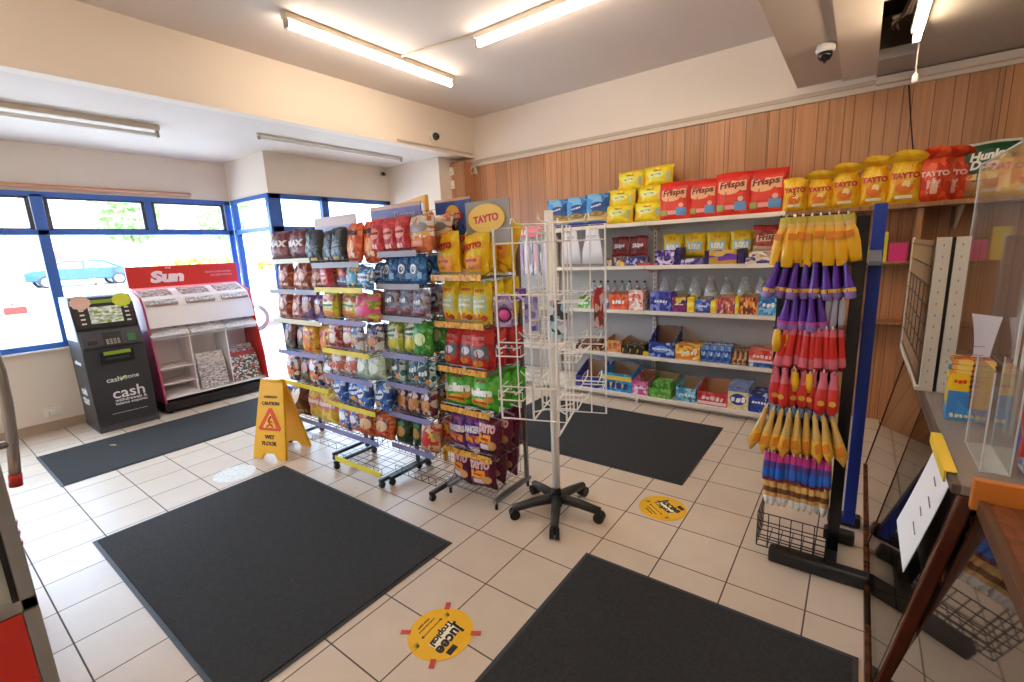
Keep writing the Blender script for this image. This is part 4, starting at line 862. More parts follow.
for i, x in enumerate((-.93, -.66)):
    o = thing('hanging_bag_pack', 'white plastic carrier bag hanging from the top shelf, %s of the pair' % ('left', 'right')[i], 'carrier bag', (x, SF-.012, 1.835), 0, 'white carrier bags hanging from the top shelf')
    b = MB(); N = 7; vs = []
    for j in range(2):
        for zz, ww in ((0, .075), (-.08, .08), (-.22, .115), (-.37, .125)):
            for k in range(N): vs.append(((k/(N-1)-.5)*2*ww, -(j*.02)-.008*math.sin(k*2.2+zz*20), zz))
    fs = []
    for j in range(2):
        for a in range(3):
            for k in range(N-1):
                q = [j*28+a*N+k, j*28+a*N+k+1, j*28+(a+1)*N+k+1, j*28+(a+1)*N+k]; fs.append(q)
    for k in range(N-1): fs.append([21+k, 22+k, 50+k, 49+k])
    b.add(vs, fs, plain('eceaee', .4)).build('bag_sheet', parent=o, smooth=True)
    MB().box(-.06, .06, -.032, -.03, -.07, -.065, plain('8a8a98')).box(-.05, .05, -.032, -.03, -.085, -.081, plain('8a8a98')).build('printed_lines', parent=o)
    MB().tube([(-.03, -.01, -.01), (0, -.005, .018), (.03, -.01, -.01)], .004, 6, WP).build('hook', parent=o)
# --- top shelf (z 1.875)
zt = 1.88; yt = SF+.04
BLUEB = pack('bag_blue', [hexc(c) for c in ('2c6cb4', '3a84cc', '4c9cdc', '245a9c', '7cbce4')], (3, 5), bands=[(.0, .13, hexc('3a4aa0')), (.16, .42, hexc('c8b070'))])
K['blue'] = BagKind('blue', BLUEB, .27, .33, .10, [('E', 0, .38, .36, .09, '8a6a3a'), ('E', 0, .38, .28, .05, 'c8a860'), ('E', .0, .62, .3, .12, '2a4f98', .15), ('T', 'Kettle', .4, .62, 'dfe8f2', {'shear': .2, 'rot': .2}), ('R', 0, .22, .42, .04, 'e0c878')], cat='crisp multipack', name='crisp_multipack')
for i, x in enumerate((-1.17, -.91, -.66)): K['blue'].put(x, yt+.08, zt, 'blue crisp multipack at the left end of the top shelf, %s of three' % ords(i, 3), 'blue multipacks on the top shelf', rz=random.uniform(-.08, .08), sc=(1.06, 1, 1.0+.04*(i == 2)))
K['perri'] = BagKind('perri', pack('bag_lemon', [hexc(c) for c in ('f0dc28', 'f4e440', 'e8d018', 'f2c41c')], (4, 4)), .29, .255, .13, [('E', -.02, .5, .27, .14, 'dfe6a8', .08), ('E', -.02, .52, .18, .05, '7c9c70', .08), ('E', .02, .72, .14, .05, 'b87c28'), ('R', .36, .42, .05, .2, 'a8c8a0')], cat='crisp multipack', name='crisp_multipack')
for i, (x, z, yy) in enumerate([(-.40, 0, 0), (-.09, 0, .02), (-.40, .175, .06), (-.08, .185, .08), (-.31, .37, .11), (-.02, .385, .11)]):
    K['perri'].put(x, yt+.07+yy, zt+z*.92, 'lemon yellow multipack in the pile on the top shelf, %s' % ['bottom row left', 'bottom row right', 'middle row left', 'middle row right', 'top row left', 'top row right'][i], 'pile of lemon yellow multipacks', rz=random.uniform(-.08, .08), tilt=-.1, sc=(1.1, 1, .82))
FR = pack('bag_frisps', [hexc(c) for c in ('e2301f', 'e83c26', 'd8281c', 'e4442c')], (4, 5), bands=[(.86, 1, hexc('e0281c'))])
K['frisps'] = BagKind('frisps', FR, .31, .42, .12, [('R', 0, .66, .37, .12, 'f0b888'), ('E', -.08, .56, .28, .09, 'f0b080'), ('T', 'Frisps', .66, .68, '7c1c14', {'shear': .15, 'rot': .07}), ('R', .24, .2, .15, .1, '6c9cd0'), ('R', -.3, .18, .1, .07, '98b060'), ('R', -.04, .18, .13, .05, 'e8a8a0'), ('E', .24, .36, .07, .06, 'f0b8a8')], cat='crisp multipack', name='crisp_multipack')
for i, (x, s) in enumerate([(.19, (1.05, 1, .88)), (.46, (.98, 1, .86)), (.725, (1.05, 1, .93)), (1.0, (1.08, 1, .92))]):
    K['frisps'].put(x, yt+.07+.02*(i % 2), zt, 'bright red crisp multipack on the top shelf, %s of four' % ords(i, 4), 'red multipacks on the top shelf', rz=random.uniform(-.06, .04), sc=s, tilt=-.07)
# wood shelf to the right
r = thing('wooden_wall_shelf', 'brown wooden shelf along the panelled wall behind the counter', 'shelf', (0, 0, 0))
BW = wood_mat('shelf_wood', hexc('a8764a'), hexc('7c5434'), bw=9.7, rough=.4)
MB().box(1.19, 3.95, 2.56, 2.925, 1.835, 1.87, BW).build('shelf_board', parent=r, bevel=.003)
for x in (1.25, 2.3, 3.3): MB().prism([(2.925, 1.66), (2.925, 1.834), (2.66, 1.834)], x, x+.02, WP, axis='x').build('bracket', parent=r)
TAY = pack('bag_tayto', [hexc(c) for c in ('f2b81c', 'f4c42c', 'eeaa18', 'f6cc38')], (4, 5))
def tayart(c='c82a3c'): return [('T', 'TAYTO', .8, .62, c, {'bold': .05}), ('E', 0, .34, .24, .13, 'e87a20'), ('E', .05, .42, .12, .08, 'f4dc9c'), ('T', '5', .12, .5, 'a8341c', {}), ('R', 0, .17, .24, .04, 'f2e4c0')]
K['tayto'] = BagKind('tayto', TAY, .235, .30, .15, tayart(), cat='crisp multipack', name='crisp_multipack')
K['taytog'] = BagKind('taytog', TAY, .22, .38, .13, [('T', 'TAYTO', .8, .5, 'c82a3c', {'bold': .05}), ('E', 0, .28, .26, .11, 'e87a20'), ('E', .04, .34, .12, .07, 'f4dc9c'), ('R', 0, .12, .24, .03, 'f2e4c0')], flop=.45, cat='crisp multipack', name='crisp_multipack')
K['tayto'].put(1.23, 2.66, 1.872, 'yellow multipack, first on the wooden shelf right of the red ones', 'yellow multipacks on the wooden shelf', sc=(.82, .9, .95))
for i, (x, s) in enumerate([(1.41, .88), (1.585, .98), (1.775, 1.05)]): K['taytog'].put(x, 2.68, 1.872, 'yellow multipack with a drooping top on the wooden shelf, %s of four' % ORD[i], 'yellow multipacks on the wooden shelf', rz=-.05, sc=(.92, .95, s))
K['taytog'].put(1.96, 2.66, 1.872, 'yellow multipack with a drooping top on the wooden shelf, beside the orange red one', 'yellow multipacks on the wooden shelf', rz=-.05, sc=(.98, 1, 1.08))
OR = pack('bag_orangered', [hexc(c) for c in ('d8401c', 'e04c24', 'cc3418', 'e85c30')], (4, 5))
K['orr'] = BagKind('orr', OR, .21, .42, .13, [('T', 'TAYTO', .8, .48, 'f2c8b8', {'bold': .05}), ('R', 0, .25, .18, .12, 'e8b8a0'), ('T', '5', .1, .36, 'f8e8d8', {})], flop=.5, cat='crisp multipack', name='crisp_multipack')
for i, x in enumerate((2.13, 2.24)): K['orr'].put(x, 2.66+.08*i, 1.872, 'orange red multipack with a drooping top on the wooden shelf, %s of two' % ('left', 'right')[i], 'orange red multipacks on the wooden shelf', rz=-.1*(i+1), sc=.98)
GN = pack('bag_darkgreen', [hexc(c) for c in ('14472a', '1a5432', '103820')], (4, 5), bands=[(.95, 1, hexc('d8d8cc')), (0, .3, hexc('a87c48')), (.3, .4, hexc('2c6c5c'))])
K['hunky'] = BagKind('hunky', GN, .36, .43, .12, [('T', 'Hunky', .66, .73, 'f0ece0', {'bold': .05, 'shear': .25, 'rot': .1}), ('T', 'Dorys', .62, .58, 'f0ece0', {'bold': .05, 'shear': .25, 'rot': .1}), ('E', .05, .4, .4, .07, 'e0b45c', .1), ('R', -.34, .3, .1, .14, 'b8643c')], cat='crisp multipack', name='crisp_multipack')
K['hunky'].put(2.42, 2.72, 1.872, 'dark green multipack with white lettering on the wooden shelf, left one', 'dark green multipacks on the wooden shelf', rz=-.12, sc=(.86, 1, .92))
K['hunky'].put(2.79, 2.70, 1.872, 'dark green multipack with white lettering at the right edge of the wooden shelf', 'dark green multipacks on the wooden shelf', rz=-.2, sc=(.95, 1, 1.0))
TN = pack('bag_tan', [hexc(c) for c in ('c89448', 'd8a858', 'b87c38', 'e0bc70')], (3, 4))
K['tan'] = BagKind('tan', TN, .5, .34, .13, [('R', -.15, .5, .18, .2, 'd8682c'), ('R', .2, .5, .14, .16, 'e4a070'), ('T', 'XL', .12, .5, 'f4d070', {'cx': -.15})], cat='crisp multipack', name='crisp_multipack')
K['tan'].put(2.66, 2.61, 1.872, 'large tan multipack leaning in front of the dark green ones', 'large tan multipack', rz=-.15, sc=(.8, .6, .75), tilt=-.02)
for z, l in ((1.42, 'upper'), (.92, 'lower')):
    r = thing('wooden_wall_shelf', '%s narrow wooden shelf on the panelled wall between the blue post and the counter' % l, 'shelf'); MB().box(1.3, 2.05, 2.70, 2.928, z-.02, z, BW).build('shelf_board', parent=r, bevel=.002)
    MB().box(1.6, 1.62, 2.8, 2.928, z-.12, z-.021, WP).build('bracket', parent=r)
for x0, x1, h, c, l in [(1.80, 1.90, .24, 'e6cf2a', 'tall yellow card box on the small wooden shelf'), (1.91, 2.03, .15, 'd6387c', 'magenta card box on the small wooden shelf beside the yellow one'), (1.66, 1.78, .13, 'd4d03c', 'pale yellow card box mostly hidden by the blue post')]:
    carton('card_box', l, 'box', x0, x1, 2.74, 1.421, h, .12, P('g'+c, [c, c, c]), 'card boxes on the small wooden shelf')
struct(MB().box(2.05, 2.09, 2.6, 2.929, 0, 1.83, BW).build('trim_4'))

# ================================================================== CARD / MAGAZINE HANGERS behind the spinner
r = thing('magazine_header', 'pink header board above the hanging goods behind the spinner', 'header board', (-1.62, 2.5, 1.80)); MB().box(-.35, .3, 0, .02, 0, .12, plain('e8707c')).build('board', parent=r, bevel=.003)
lettering('toys', .2, plain('f8e0e4'), r, 0, .06, y=-.003)
HG = [('e23c44', .10, .36), ('c8b8c4', .05, .42), ('b89ab0', .05, .42), ('d8c8d0', .05, .42), ('a87c9c', .05, .42), ('e4d4d8', .06, .40), ('8c7c94', .05, .42), ('d89ca4', .06, .4), ('4c3c44', .05, .42), ('c4b4c0', .05, .42)]
x = -1.93
for i, (c, wd, hh) in enumerate(HG):
    o = thing('hanging_toy_pack', 'blister pack hanging behind the spinner below the pink header, %s' % ords(i, len(HG)), 'toy pack', (x+wd/2, SF-.04, 1.76), 0, 'hanging packs behind the spinner')
    MB().box(-wd/2+.003, wd/2-.003, 0, .012, -hh, 0, P('h'+c, [c, c, 'e8e0e4'], (60, 8))).build('card', parent=o, bevel=.002); MB().tube([(0, .006, .0), (0, .006, .03), (0, .07, .03)], .003, 5, WP).build('hook', parent=o)
    x += wd+.012
# ================================================================== CRISP RACKS
GR = mat('rack_grey_steel', hexc('8c8e92'), .35, metal=.7); BS = mat('rack_black_steel', hexc('2a2a2e'), .4)
def rack(label, x0, x1, yf, yb_, tiers, colour, group, legs, casters=True, bottom=True, upright_side=True):
    r = thing('crisp_rack', label, 'display rack', ((x0+x1)/2, yf, 0), 0, group); w = (x1-x0)/2; d = yb_-yf; top = tiers[0][0]+.28
    for s in (-1, 1):
        u = MB(); u.box(s*w-.012, s*w+.012, d-.02, d+.006, .05, top, colour); u.build('upright', parent=r, bevel=.003)
        l = MB().box(s*w-.014, s*w+.014, -.01 if legs is None else legs, d+.03, .045, .072, colour).build('leg', parent=r, bevel=.004)
        for yy in ((-.01 if legs is None else legs)+.02, d):
            if casters: MB().tube([(s*w-.011, yy, .024), (s*w+.011, yy, .024)], .024, 12, BLK).tube([(s*w, yy, .03), (s*w, yy, .06)], .008, 6, BLK).build('caster', parent=l)
            else: MB().tube([(s*w, yy, 0), (s*w, yy, .05)], .011, 8, BLK).build('caster', parent=l)
        sd = MB()
        for k in range(7): 
            z = .3+k*(top-.35)/6; 
        for z, c in tiers: sd.tube([(s*w, d-.02, z+.16), (s*w, .01, z-.005)], .003, 4, colour)
        sd.build('tier_stays', parent=r)
    MB().grid(-w, w, .1, top, 8, 14, .002, colour, y=d-.01).build('back_grid', parent=r)
    for z, c in tiers:
        t = MB().grid(-w, w, 0.004, d-.02, 10, 3, .0022, colour, y=z-.012, plane='xy'); t.tube([(-w, .0, z+.03), (w, .0, z+.03)], .003, 5, colour)
        t = t.build('wire_tier', parent=r)
        if c: 
            st = MB().box(-w-.004, w+.004, -.010, -.004, z-.022, z+.016, c).build('price_strip', parent=t, bevel=.001)
    if bottom:
        b = MB(); b.grid(-w, w, .0, d-.02, 6, 3, .002, colour, y=.09, plane='xy'); b.grid(-w, w, .09, .14, 6, 1, .002, colour, y=.0); b.build('bottom_basket', parent=r)
    return r
def strip(h, tag_=''): return P('strip_'+h+tag_, [h], (40, 70), rough=.45)
YS = strip('e8d23a'); CS = strip('d8cfae'); GS = strip('9a98a4'); PS_ = strip('8a86b4'); OS = pack('strip_orange', [hexc(c) for c in ('e8b040', 'e2a434', 'ecc060', 'c87a28')], (70, 40), coord='Object')
R1 = [(1.65, CS), (1.40, GS), (1.15, CS), (.87, PS_), (.59, YS), (.27, PS_)]
R2 = [(1.61, GS), (1.435, YS), (1.205, PS_), (.98, YS), (.78, PS_), (.56, YS), (.335, PS_)]
R3 = [(1.665, GS), (1.455, GS), (1.24, GS), (.985, PS_), (.77, PS_), (.55, PS_), (.31, PS_)]
R4 = [(1.505, OS), (1.21, OS), (.915, OS), (.645, OS), (.35, OS), (.10, None)]
GRP = 'wire crisp racks in the row'
rack('leftmost wire crisp rack in the row, right of the wet floor sign', -2.38, -1.66, -.20, .10, R1, BS, GRP, -.04)
r_ = rack('second wire crisp rack, with yellow and lilac price strips', -1.50, -.935, -.30, .05, R2, BS, GRP, -.03)
MB().box(-.28, .285, -.02, -.012, .08, .12, YS).build('price_strip', parent=r_)
rack('narrow third wire crisp rack on black casters, left of the yellow crisp rack', -.905, -.485, -.20, .12, R3, BS, GRP, -.06)
rk4 = rack('tall grey crisp rack of yellow, red, green and purple bags with orange price strips', -.46, -.05, -.11, .27, R4, GR, GRP, 0.0, casters=False, bottom=False)

def bk(key, pal, w, h, t, art, bands=None, s=(8, 11), **k):
    K[key] = BagKind(key, pack('bag_'+key, [hexc(c) for c in pal], s, bands=[(a, b, hexc(c)) for a, b, c in bands] if bands else None, rough=.28), w, h, t, art, **k); return K[key]
bk('max', ['5c2228', '6c2c30', '7c3a34'], .19, .24, .08, [('T', 'MAX', .8, .55, 'e8d8d4', {'bold': .06, 'shear': .1}), ('R', 0, .3, .4, .1, '8c4038')])
bk('blk', ['0a0a0c', '101012', '08080a', '16181a'], .20, .30, .10, [('T', 'Sensations', .6, .48, '9a9a94', {'rot': .15}), ('R', 0, .15, .2, .04, 'c8a838'), ('E', .1, .7, .14, .06, '2a3440')], flop=.1)
bk('copper', ['a8482c', 'b85c38', '8c3424', 'c87c50', '7c2c20'], .17, .22, .08, [('E', 0, .5, .2, .15, 'd89a70'), ('R', 0, .22, .3, .06, 'e0b48c')])
bk('purp', ['5c3478', '7c4c98', '4a2860', 'a85c38'], .18, .21, .08, [('E', 0, .5, .3, .2, 'b87c4c'), ('T', 'Snax', .5, .75, 'e8dcf0', {})])
bk('dkred', ['6c2428', '8c3230', '4c3020', '4f7040'], .17, .23, .08, [('E', 0, .55, .25, .2, 'c89090'), ('R', 0, .3, .3, .08, '5c7848')])
bk('yelred', ['e8b828', 'e0a020', 'd84c2c', 'f0cc48'], .18, .22, .08, [('T', 'KP', .4, .7, 'c8301c', {}), ('E', 0, .4, .25, .16, 'd8742c')])
bk('mixwb', ['dcdce0', '3a4878', 'c84c38', 'd87838', '2c3458', 'e8e4e0'], .19, .21, .08, [('R', 0, .35, .4, .1, 'd87030'), ('E', 0, .68, .3, .12, 'e8e8ec')])
bk('choc', ['5c2c20', '4a2018', '7c4430'], .26, .23, .10, [('E', -.08, .62, .3, .22, 'e8dcd4', .8), ('E', .0, .5, .3, .05, 'f0e8e0', .9), ('R', 0, .16, .4, .06, 'b8906c')])
bk('yelpk', ['e8c83c', 'f0d85c', 'e0b030'], .26, .2, .10, [('R', 0, .6, .42, .2, 'd88078'), ('T', 'Popcorn', .7, .62, 'f4e8e0', {'bold': .04})])
bk('dori', ['e0582a', 'e86c38', 'd04c24', 'f08c50'], .19, .27, .09, [('T', 'Doritos', .8, .75, '3a2420', {'bold': .05}), ('E', 0, .4, .3, .18, 'f0a050'), ('R', .1, .2, .2, .06, 'e8c890')])
bk('pkred', ['c83038', 'b82430', 'd84850'], .16, .25, .08, [('E', 0, .55, .36, .16, 'e89078'), ('T', 'McCoys', .64, .56, '9c2028', {}), ('R', 0, .2, .2, .06, 'e8b8a8')])
bk('worig', ['e8e0d8', 'd8c8b8', 'c87840'], .17, .28, .08, [('E', 0, .62, .4, .14, '8c8484'), ('R', 0, .2, .46, .18, 'd87030'), ('R', 0, .44, .42, .06, 'e0a848')], bands=[(0, .35, 'c86c34')])
bk('ltblue', ['3f86c8', '5aa4dc', '2c6cb0', 'e8eef4'], .18, .19, .08, [('R', 0, .5, .38, .16, 'e8eef6'), ('T', 'snaps', .6, .5, '2c5ca8', {})])
bk('hulb', ['c83830', 'd85048', '3c5ca0'], .19, .19, .08, [('R', 0, .28, .44, .2, '5878b8'), ('T', 'Hula Hoops', .8, .3, 'f0f0f4', {'bold': .04}), ('E', 0, .7, .3, .14, 'e07848')])
bk('multi', ['e8c838', '48a8c8', 'd8c8a0', '388cb8', 'e8e4d8'], .18, .2, .08, [('R', .1, .45, .25, .2, '40a0d0')])
bk('yelgrn', ['c8c838', 'd8d450', 'e0b838', 'a8b838'], .23, .21, .09, [('R', 0, .72, .44, .1, 'b85038'), ('R', 0, .5, .4, .1, 'dce0b0'), ('T', 'Kettle chips', .66, .5, '5c7c58', {}), ('E', 0, .2, .42, .12, 'd87828')])
bk('pinkfl', ['d84878', 'e07090', 'd8c850', '88b050'], .17, .21, .09, [('E', 0, .4, .3, .2, 'e05088')])
bk('redw', ['a83c38', 'c85c50', 'e0b8a8', '9c2c30'], .18, .21, .08, [('E', 0, .4, .3, .2, 'e0c8b8'), ('T', 'bacon', .5, .7, 'f0d8c8', {})])
bk('bluch', ['d8dce4', '3c4c88', 'b87c48', 'e4e8ec', '5c70a8'], .19, .22, .08, [('E', 0, .4, .3, .16, 'c08850'), ('T', 'chips', .6, .7, '2c3c78', {'bold': .04})])
bk('pale', ['e8d0c8', 'd8b0a4', 'c88078', 'f0e4dc'], .2, .19, .09, [('R', 0, .4, .4, .14, 'c8603c'), ('E', 0, .7, .3, .1, 'f4ece8')])
bk('mint', ['c8dccc', 'b8d0c0', 'dce8dc', 'a8c4b0'], .2, .19, .09, [('E', 0, .5, .3, .2, 'e8f0e4'), ('R', 0, .2, .3, .05, '88b098')])
bk('blue2', ['2c5cb0', '3a74cc', '4c90dc', 'd8e4f0', '2448a0'], .2, .21, .10, [('E', 0, .55, .3, .17, 'e8eef4', .2), ('T', 'salted', .5, .55, '2448a0', {'rot': .2}), ('E', 0, .25, .2, .08, 'e0b060')])
bk('orng', ['c85c28', 'b84820', 'd87838', 'e09858', '8c3018'], .2, .2, .10, [('E', 0, .5, .3, .2, 'e8c8a0'), ('R', 0, .2, .4, .06, 'd03c24')])
bk('bluw', ['3c6cc0', 'c8d8ec', '5c8cd0', 'd85040', 'e8ecf0'], .2, .2, .10, [('E', 0, .55, .28, .16, 'f0f0f4'), ('R', 0, .2, .4, .07, 'd87838')])
bk('bluebag', ['2c6cb8', '3a84d0', '2458a0', '5ca4e0'], .17, .18, .08, [('E', -.05, .5, .3, .28, '14243c'), ('E', -.02, .52, .2, .16, 'd8e0e8'), ('E', 0, .52, .1, .07, '30302c'), ('R', .3, .3, .1, .1, '90c8f0')])
bk('silv', ['a8a4bc', '8c88a8', 'c0bccc', '7c5468'], .18, .2, .08, [('E', 0, .55, .34, .2, '34303c', .15), ('T', 'ALL', .4, .56, 'e8e8ec', {'bold': .05}), ('R', 0, .18, .4, .08, '8c3444')])
bk('grnyel', ['a8c83c', 'c8d850', 'e8e0b0', '6ca038'], .19, .21, .09, [('R', 0, .66, .4, .2, 'e8ece0'), ('T', 'Veggie', .6, .7, '3c6c34', {'bold': .05, 'rot': .1}), ('E', 0, .3, .34, .16, 'd8c838'), ('T', 'straws', .5, .56, '3c6c34', {})])
bk('grn', ['3c9c3c', '5cb450', '2c8038', '88cc60'], .15, .21, .08, [('E', 0, .5, .28, .18, 'd8e8b0')])
bk('teal', ['b8d8dc', '2c6c78', '88b8c0', 'd8e8e8', '245460'], .18, .19, .08, [('E', 0, .5, .36, .28, '2a4450', .3), ('T', 'POP', .45, .52, 'e8f0f0', {'bold': .05, 'rot': .2}), ('E', .25, .25, .12, .1, 'e09048')])
bk('maroon', ['5c1c30', '74283c', '481424', 'd8c8c0'], .18, .2, .09, [('E', 0, .42, .34, .22, 'c88848', .3), ('E', .05, .7, .24, .1, 'e8e0dc')], bands=[(.86, 1, 'd8d0cc')])
bk('dkgrn', ['14241c', '1c3424', '0c1810', '2c5434'], .19, .2, .1, [('E', 0, .45, .28, .18, 'b88c3c'), ('E', -.05, .7, .3, .08, '388048')])
bk('tort', ['d8b890', 'c8a078', 'c83c30', 'e4cca8'], .2, .12, .1, [('E', 0, .5, .3, .25, 'c82c2c'), ('R', .2, .6, .14, .14, 'e8c848')])
bk('small', ['c8a078', '8c4830', 'e0d8cc', '2c2824'], .11, .17, .07, [('E', 0, .6, .36, .14, 'e8e0d8'), ('E', 0, .25, .36, .16, '1c1c1c')])
def tart2(c, txt, tc, c2): return [('T', txt, .72, .66, tc, {'bold': .05, 'rot': .08}), ('R', 0, .34, .34, .1, c2), ('T', '6 x 1', .4, .34, 'c83c18', {'bold': .04}), ('R', -.04, .2, .26, .045, 'e0641c'), ('E', .22, .18, .12, .07, 'e88a28')]
K['t1'] = BagKind('t1', pack('bag_t1', [hexc(c) for c in ('f4c814', 'f2bc10', 'f6d428')], (4, 5)), .215, .255, .10, tart2(0, 'TAYTO', 'c8242c', 'f0a020'))
K['t2'] = BagKind('t2', pack('bag_t2', [hexc(c) for c in ('eccc14', 'e8d428', 'f0dc3c')], (4, 5)), .165, .26, .09, [('T', 'TAYTO', .5, .8, 'c83c28', {}), ('R', 0, .48, .36, .2, 'b8cca8'), ('T', 'Cheese', .54, .55, 'f4f4ec', {}), ('T', 'Onion', .5, .43, 'f4f4ec', {}), ('R', -.1, .18, .25, .07, 'e07820'), ('E', .22, .15, .16, .07, 'c85028')])
K['t3'] = BagKind('t3', pack('bag_t3', [hexc(c) for c in ('c4282a', 'b82024', 'd03830')], (4, 5)), .165, .245, .10, [('R', 0, .45, .36, .17, '5c6470'), ('E', 0, .45, .22, .1, 'c8ccd4'), ('T', 'TAYTO', .5, .8, 'e8a8a0', {}), ('T', 'Bikers', .5, .66, 'e86c58', {}), ('E', -.1, .2, .24, .09, 'e88c30')])
K['t4'] = BagKind('t4', pack('bag_t4', [hexc(c) for c in ('4cb82c', '5cc43c', '3ca424', '74d04c')], (4, 5)), .20, .235, .10, [('T', 'Rollers', .8, .52, 'f4f8f0', {'bold': .07, 'rot': .1, 'hs': 1.2}), ('T', 'TAYTO', .4, .82, 'b84830', {}), ('R', -.04, .24, .32, .1, 'e8a828'), ('T', '3 FOR 1', .5, .24, 'c8481c', {'bold': .04}), ('E', .3, .36, .14, .1, 'c89838')])
K['t5'] = BagKind('t5', pack('bag_t5', [hexc(c) for c in ('5c2888', '6c3498', '4c1c74', '8c4cb0')], (4, 5)), .19, .25, .10, [('T', 'SNAKERS', .85, .58, 'f0ecf4', {'bold': .06, 'rot': .08, 'hs': 1.5}), ('T', 'TAYTO', .45, .85, 'c83c58', {}), ('R', 0, .32, .36, .1, 'f0a030'), ('E', .1, .38, .14, .06, 'd8602c'), ('R', 0, .08, .4, .04, 'c8b0e0')])
K['t6'] = BagKind('t6', pack('bag_t6', [hexc(c) for c in ('64183c', '741c48', '541434')], (4, 5)), .215, .235, .11, [('T', 'TAYTO', .74, .76, 'f0c0c4', {'bold': .09, 'hs': 1.3}), ('R', -.06, .48, .27, .12, 'f0a028'), ('T', '6 x 1', .34, .48, 'b83c18', {'bold': .04, 'cx': -.06}), ('R', -.05, .27, .2, .07, 'dcd4e0'), ('E', .25, .32, .16, .12, 'd8a468')])
def fill(rk, x0, x1, yf, tiers_z, ti, keys, colour, hgt=None, lean=-.1, right_depth=2, dd=.11, over=1.22, tn=None):
    n = len(keys); wtot = x1-x0; z = tiers_z[ti][0]; tn = tn or ORD[ti]; hgt = hgt or .25; g = 'bags on the %s tier of the %s' % (tn, rk)
    def scl(b, q=1.): 
        a = wtot/n/b.w*over*random.uniform(.95, 1.05)*q; h_ = hgt/b.h*random.uniform(.95, 1.06)*q
        return (a, min(1.25, (a+h_)/2), h_)
    for i, k in enumerate(keys):
        b = K[k]; x = x0+wtot*(i+.5)/n+random.uniform(-.008, .008)
        b.put(x, yf+.06+random.uniform(-.015, .015)+.02*(i % 2), z, '%s bag, %s tier of the %s, %s' % (colour[i] if isinstance(colour, (list, tuple)) else colour, tn, rk, ords(i, n)), g, rz=random.uniform(-.22, .18), tilt=lean+random.uniform(-.07, .06), sc=scl(b), roll=random.uniform(-.07, .07))
    b = K[keys[-1]]
    for j in range(right_depth):
        c = colour[-1] if isinstance(colour, (list, tuple)) else colour
        b.put(x1-wtot/n*.5+.02+random.uniform(-.01, .01), yf+.07+dd*(j+1), z+.01, '%s bag, %s tier of the %s, %s behind rightmost' % (c, tn, rk, ORD[j]), g, rz=random.uniform(-.3, .1), tilt=lean+random.uniform(-.06, .02), sc=scl(b, .97), roll=random.uniform(-.08, .08))
A = 'leftmost crisp rack'; a0, a1 = -2.36, -1.66
fill(A, -2.32, -1.84, -.2, R1, 0, ['max', 'max'], 'maroon', hgt=.24, right_depth=0)
fill(A, -1.82, -1.62, -.2, R1, 0, ['blk'], 'small black', hgt=.22, right_depth=1, tn='top')
fill(A, a0+.05, a1, -.2, R1, 1, ['copper']*4, 'copper and brown', hgt=.23)
fill(A, a0, a1, -.2, R1, 2, ['copper', 'copper', 'purp', 'purp'], ['copper', 'copper', 'purple', 'purple'], hgt=.23)
fill(A, a0, a1, -.2, R1, 3, ['dkred', 'dkred', 'yelred', 'yelred'], ['dark red', 'dark red', 'yellow and red', 'yellow and red'], hgt=.26)
fill(A, a0, a1, -.2, R1, 4, ['mixwb', 'dkred', 'mixwb', 'mixwb'], ['white and orange', 'dark red', 'white and orange', 'white and orange'], hgt=.25)
fill(A, a0, a1, -.2, R1, 5, ['choc', 'yelpk', 'yelpk'], ['brown and silver', 'yellow and pink', 'yellow and pink'], hgt=.28, over=1.1)
B = 'second crisp rack'; b0, b1 = -1.49, -.915
fill(B, -1.60, -1.17, -.3, R2, 0, ['blk', 'blk', 'blk'], 'large black', hgt=.25, right_depth=1, over=1.35, tn='top')
fill(B, -1.17, -.84, -.27, R2, 0, ['dori', 'dori'], 'orange', hgt=.27, right_depth=1, over=1.15, tn='top')
fill(B, b0, b1, -.3, R2, 1, ['pkred', 'hulb', 'multi', 'ltblue'], ['red', 'red and blue', 'yellow and blue', 'light blue'], hgt=.165)
fill(B, b0, b1, -.3, R2, 2, ['yelgrn', 'yelgrn', 'pinkfl'], ['yellow green', 'yellow green', 'pink and yellow'], hgt=.21)
fill(B, b0, b1, -.3, R2, 3, ['redw', 'redw', 'bluch', 'bluch'], ['red and cream', 'red and cream', 'blue and white', 'blue and white'], hgt=.205)
fill(B, b0, b1, -.3, R2, 4, ['pale', 'pale', 'mint', 'mint'], ['pale pink', 'pale pink', 'pale mint', 'pale mint'], hgt=.185)
fill(B, b0, b1+.02, -.3, R2, 5, ['blue2']*4, 'blue', hgt=.21, over=1.3)
fill(B, b0, b1+.02, -.3, R2, 6, ['bluw', 'bluw', 'orng', 'orng'], ['blue and white', 'blue and white', 'orange', 'orange'], hgt=.205, over=1.3)
C = 'third crisp rack'; c0, c1 = -.89, -.49
fill(C, -.93, -.57, -.24, R3, 0, ['pkred', 'pkred', 'pkred'], 'red', hgt=.24, right_depth=0, over=1.2)
fill(C, -.58, -.37, -.22, R3, 0, ['worig'], 'white and orange', hgt=.24, right_depth=1, over=1.15, tn='top')
fill(C, -.56, -.27, .0, [(1.765, 0)], 0, ['small']*4, 'small brown-white', right_depth=0, hgt=.14, over=1.2, tn='raised rear')
fill(C, c0, c1, -.2, R3, 1, ['bluebag']*3, 'blue', hgt=.195)
fill(C, c0, c1, -.2, R3, 2, ['silv']*3, 'silver grey', hgt=.20)
fill(C, c0, c1, -.2, R3, 3, ['grnyel', 'grnyel', 'grn'], ['green and yellow', 'green and yellow', 'bright green'], hgt=.235)
fill(C, c0, c1, -.2, R3, 4, ['teal']*3, 'teal and white', hgt=.20)
fill(C, c0, c1, -.2, R3, 5, ['maroon']*3, 'maroon', hgt=.205)
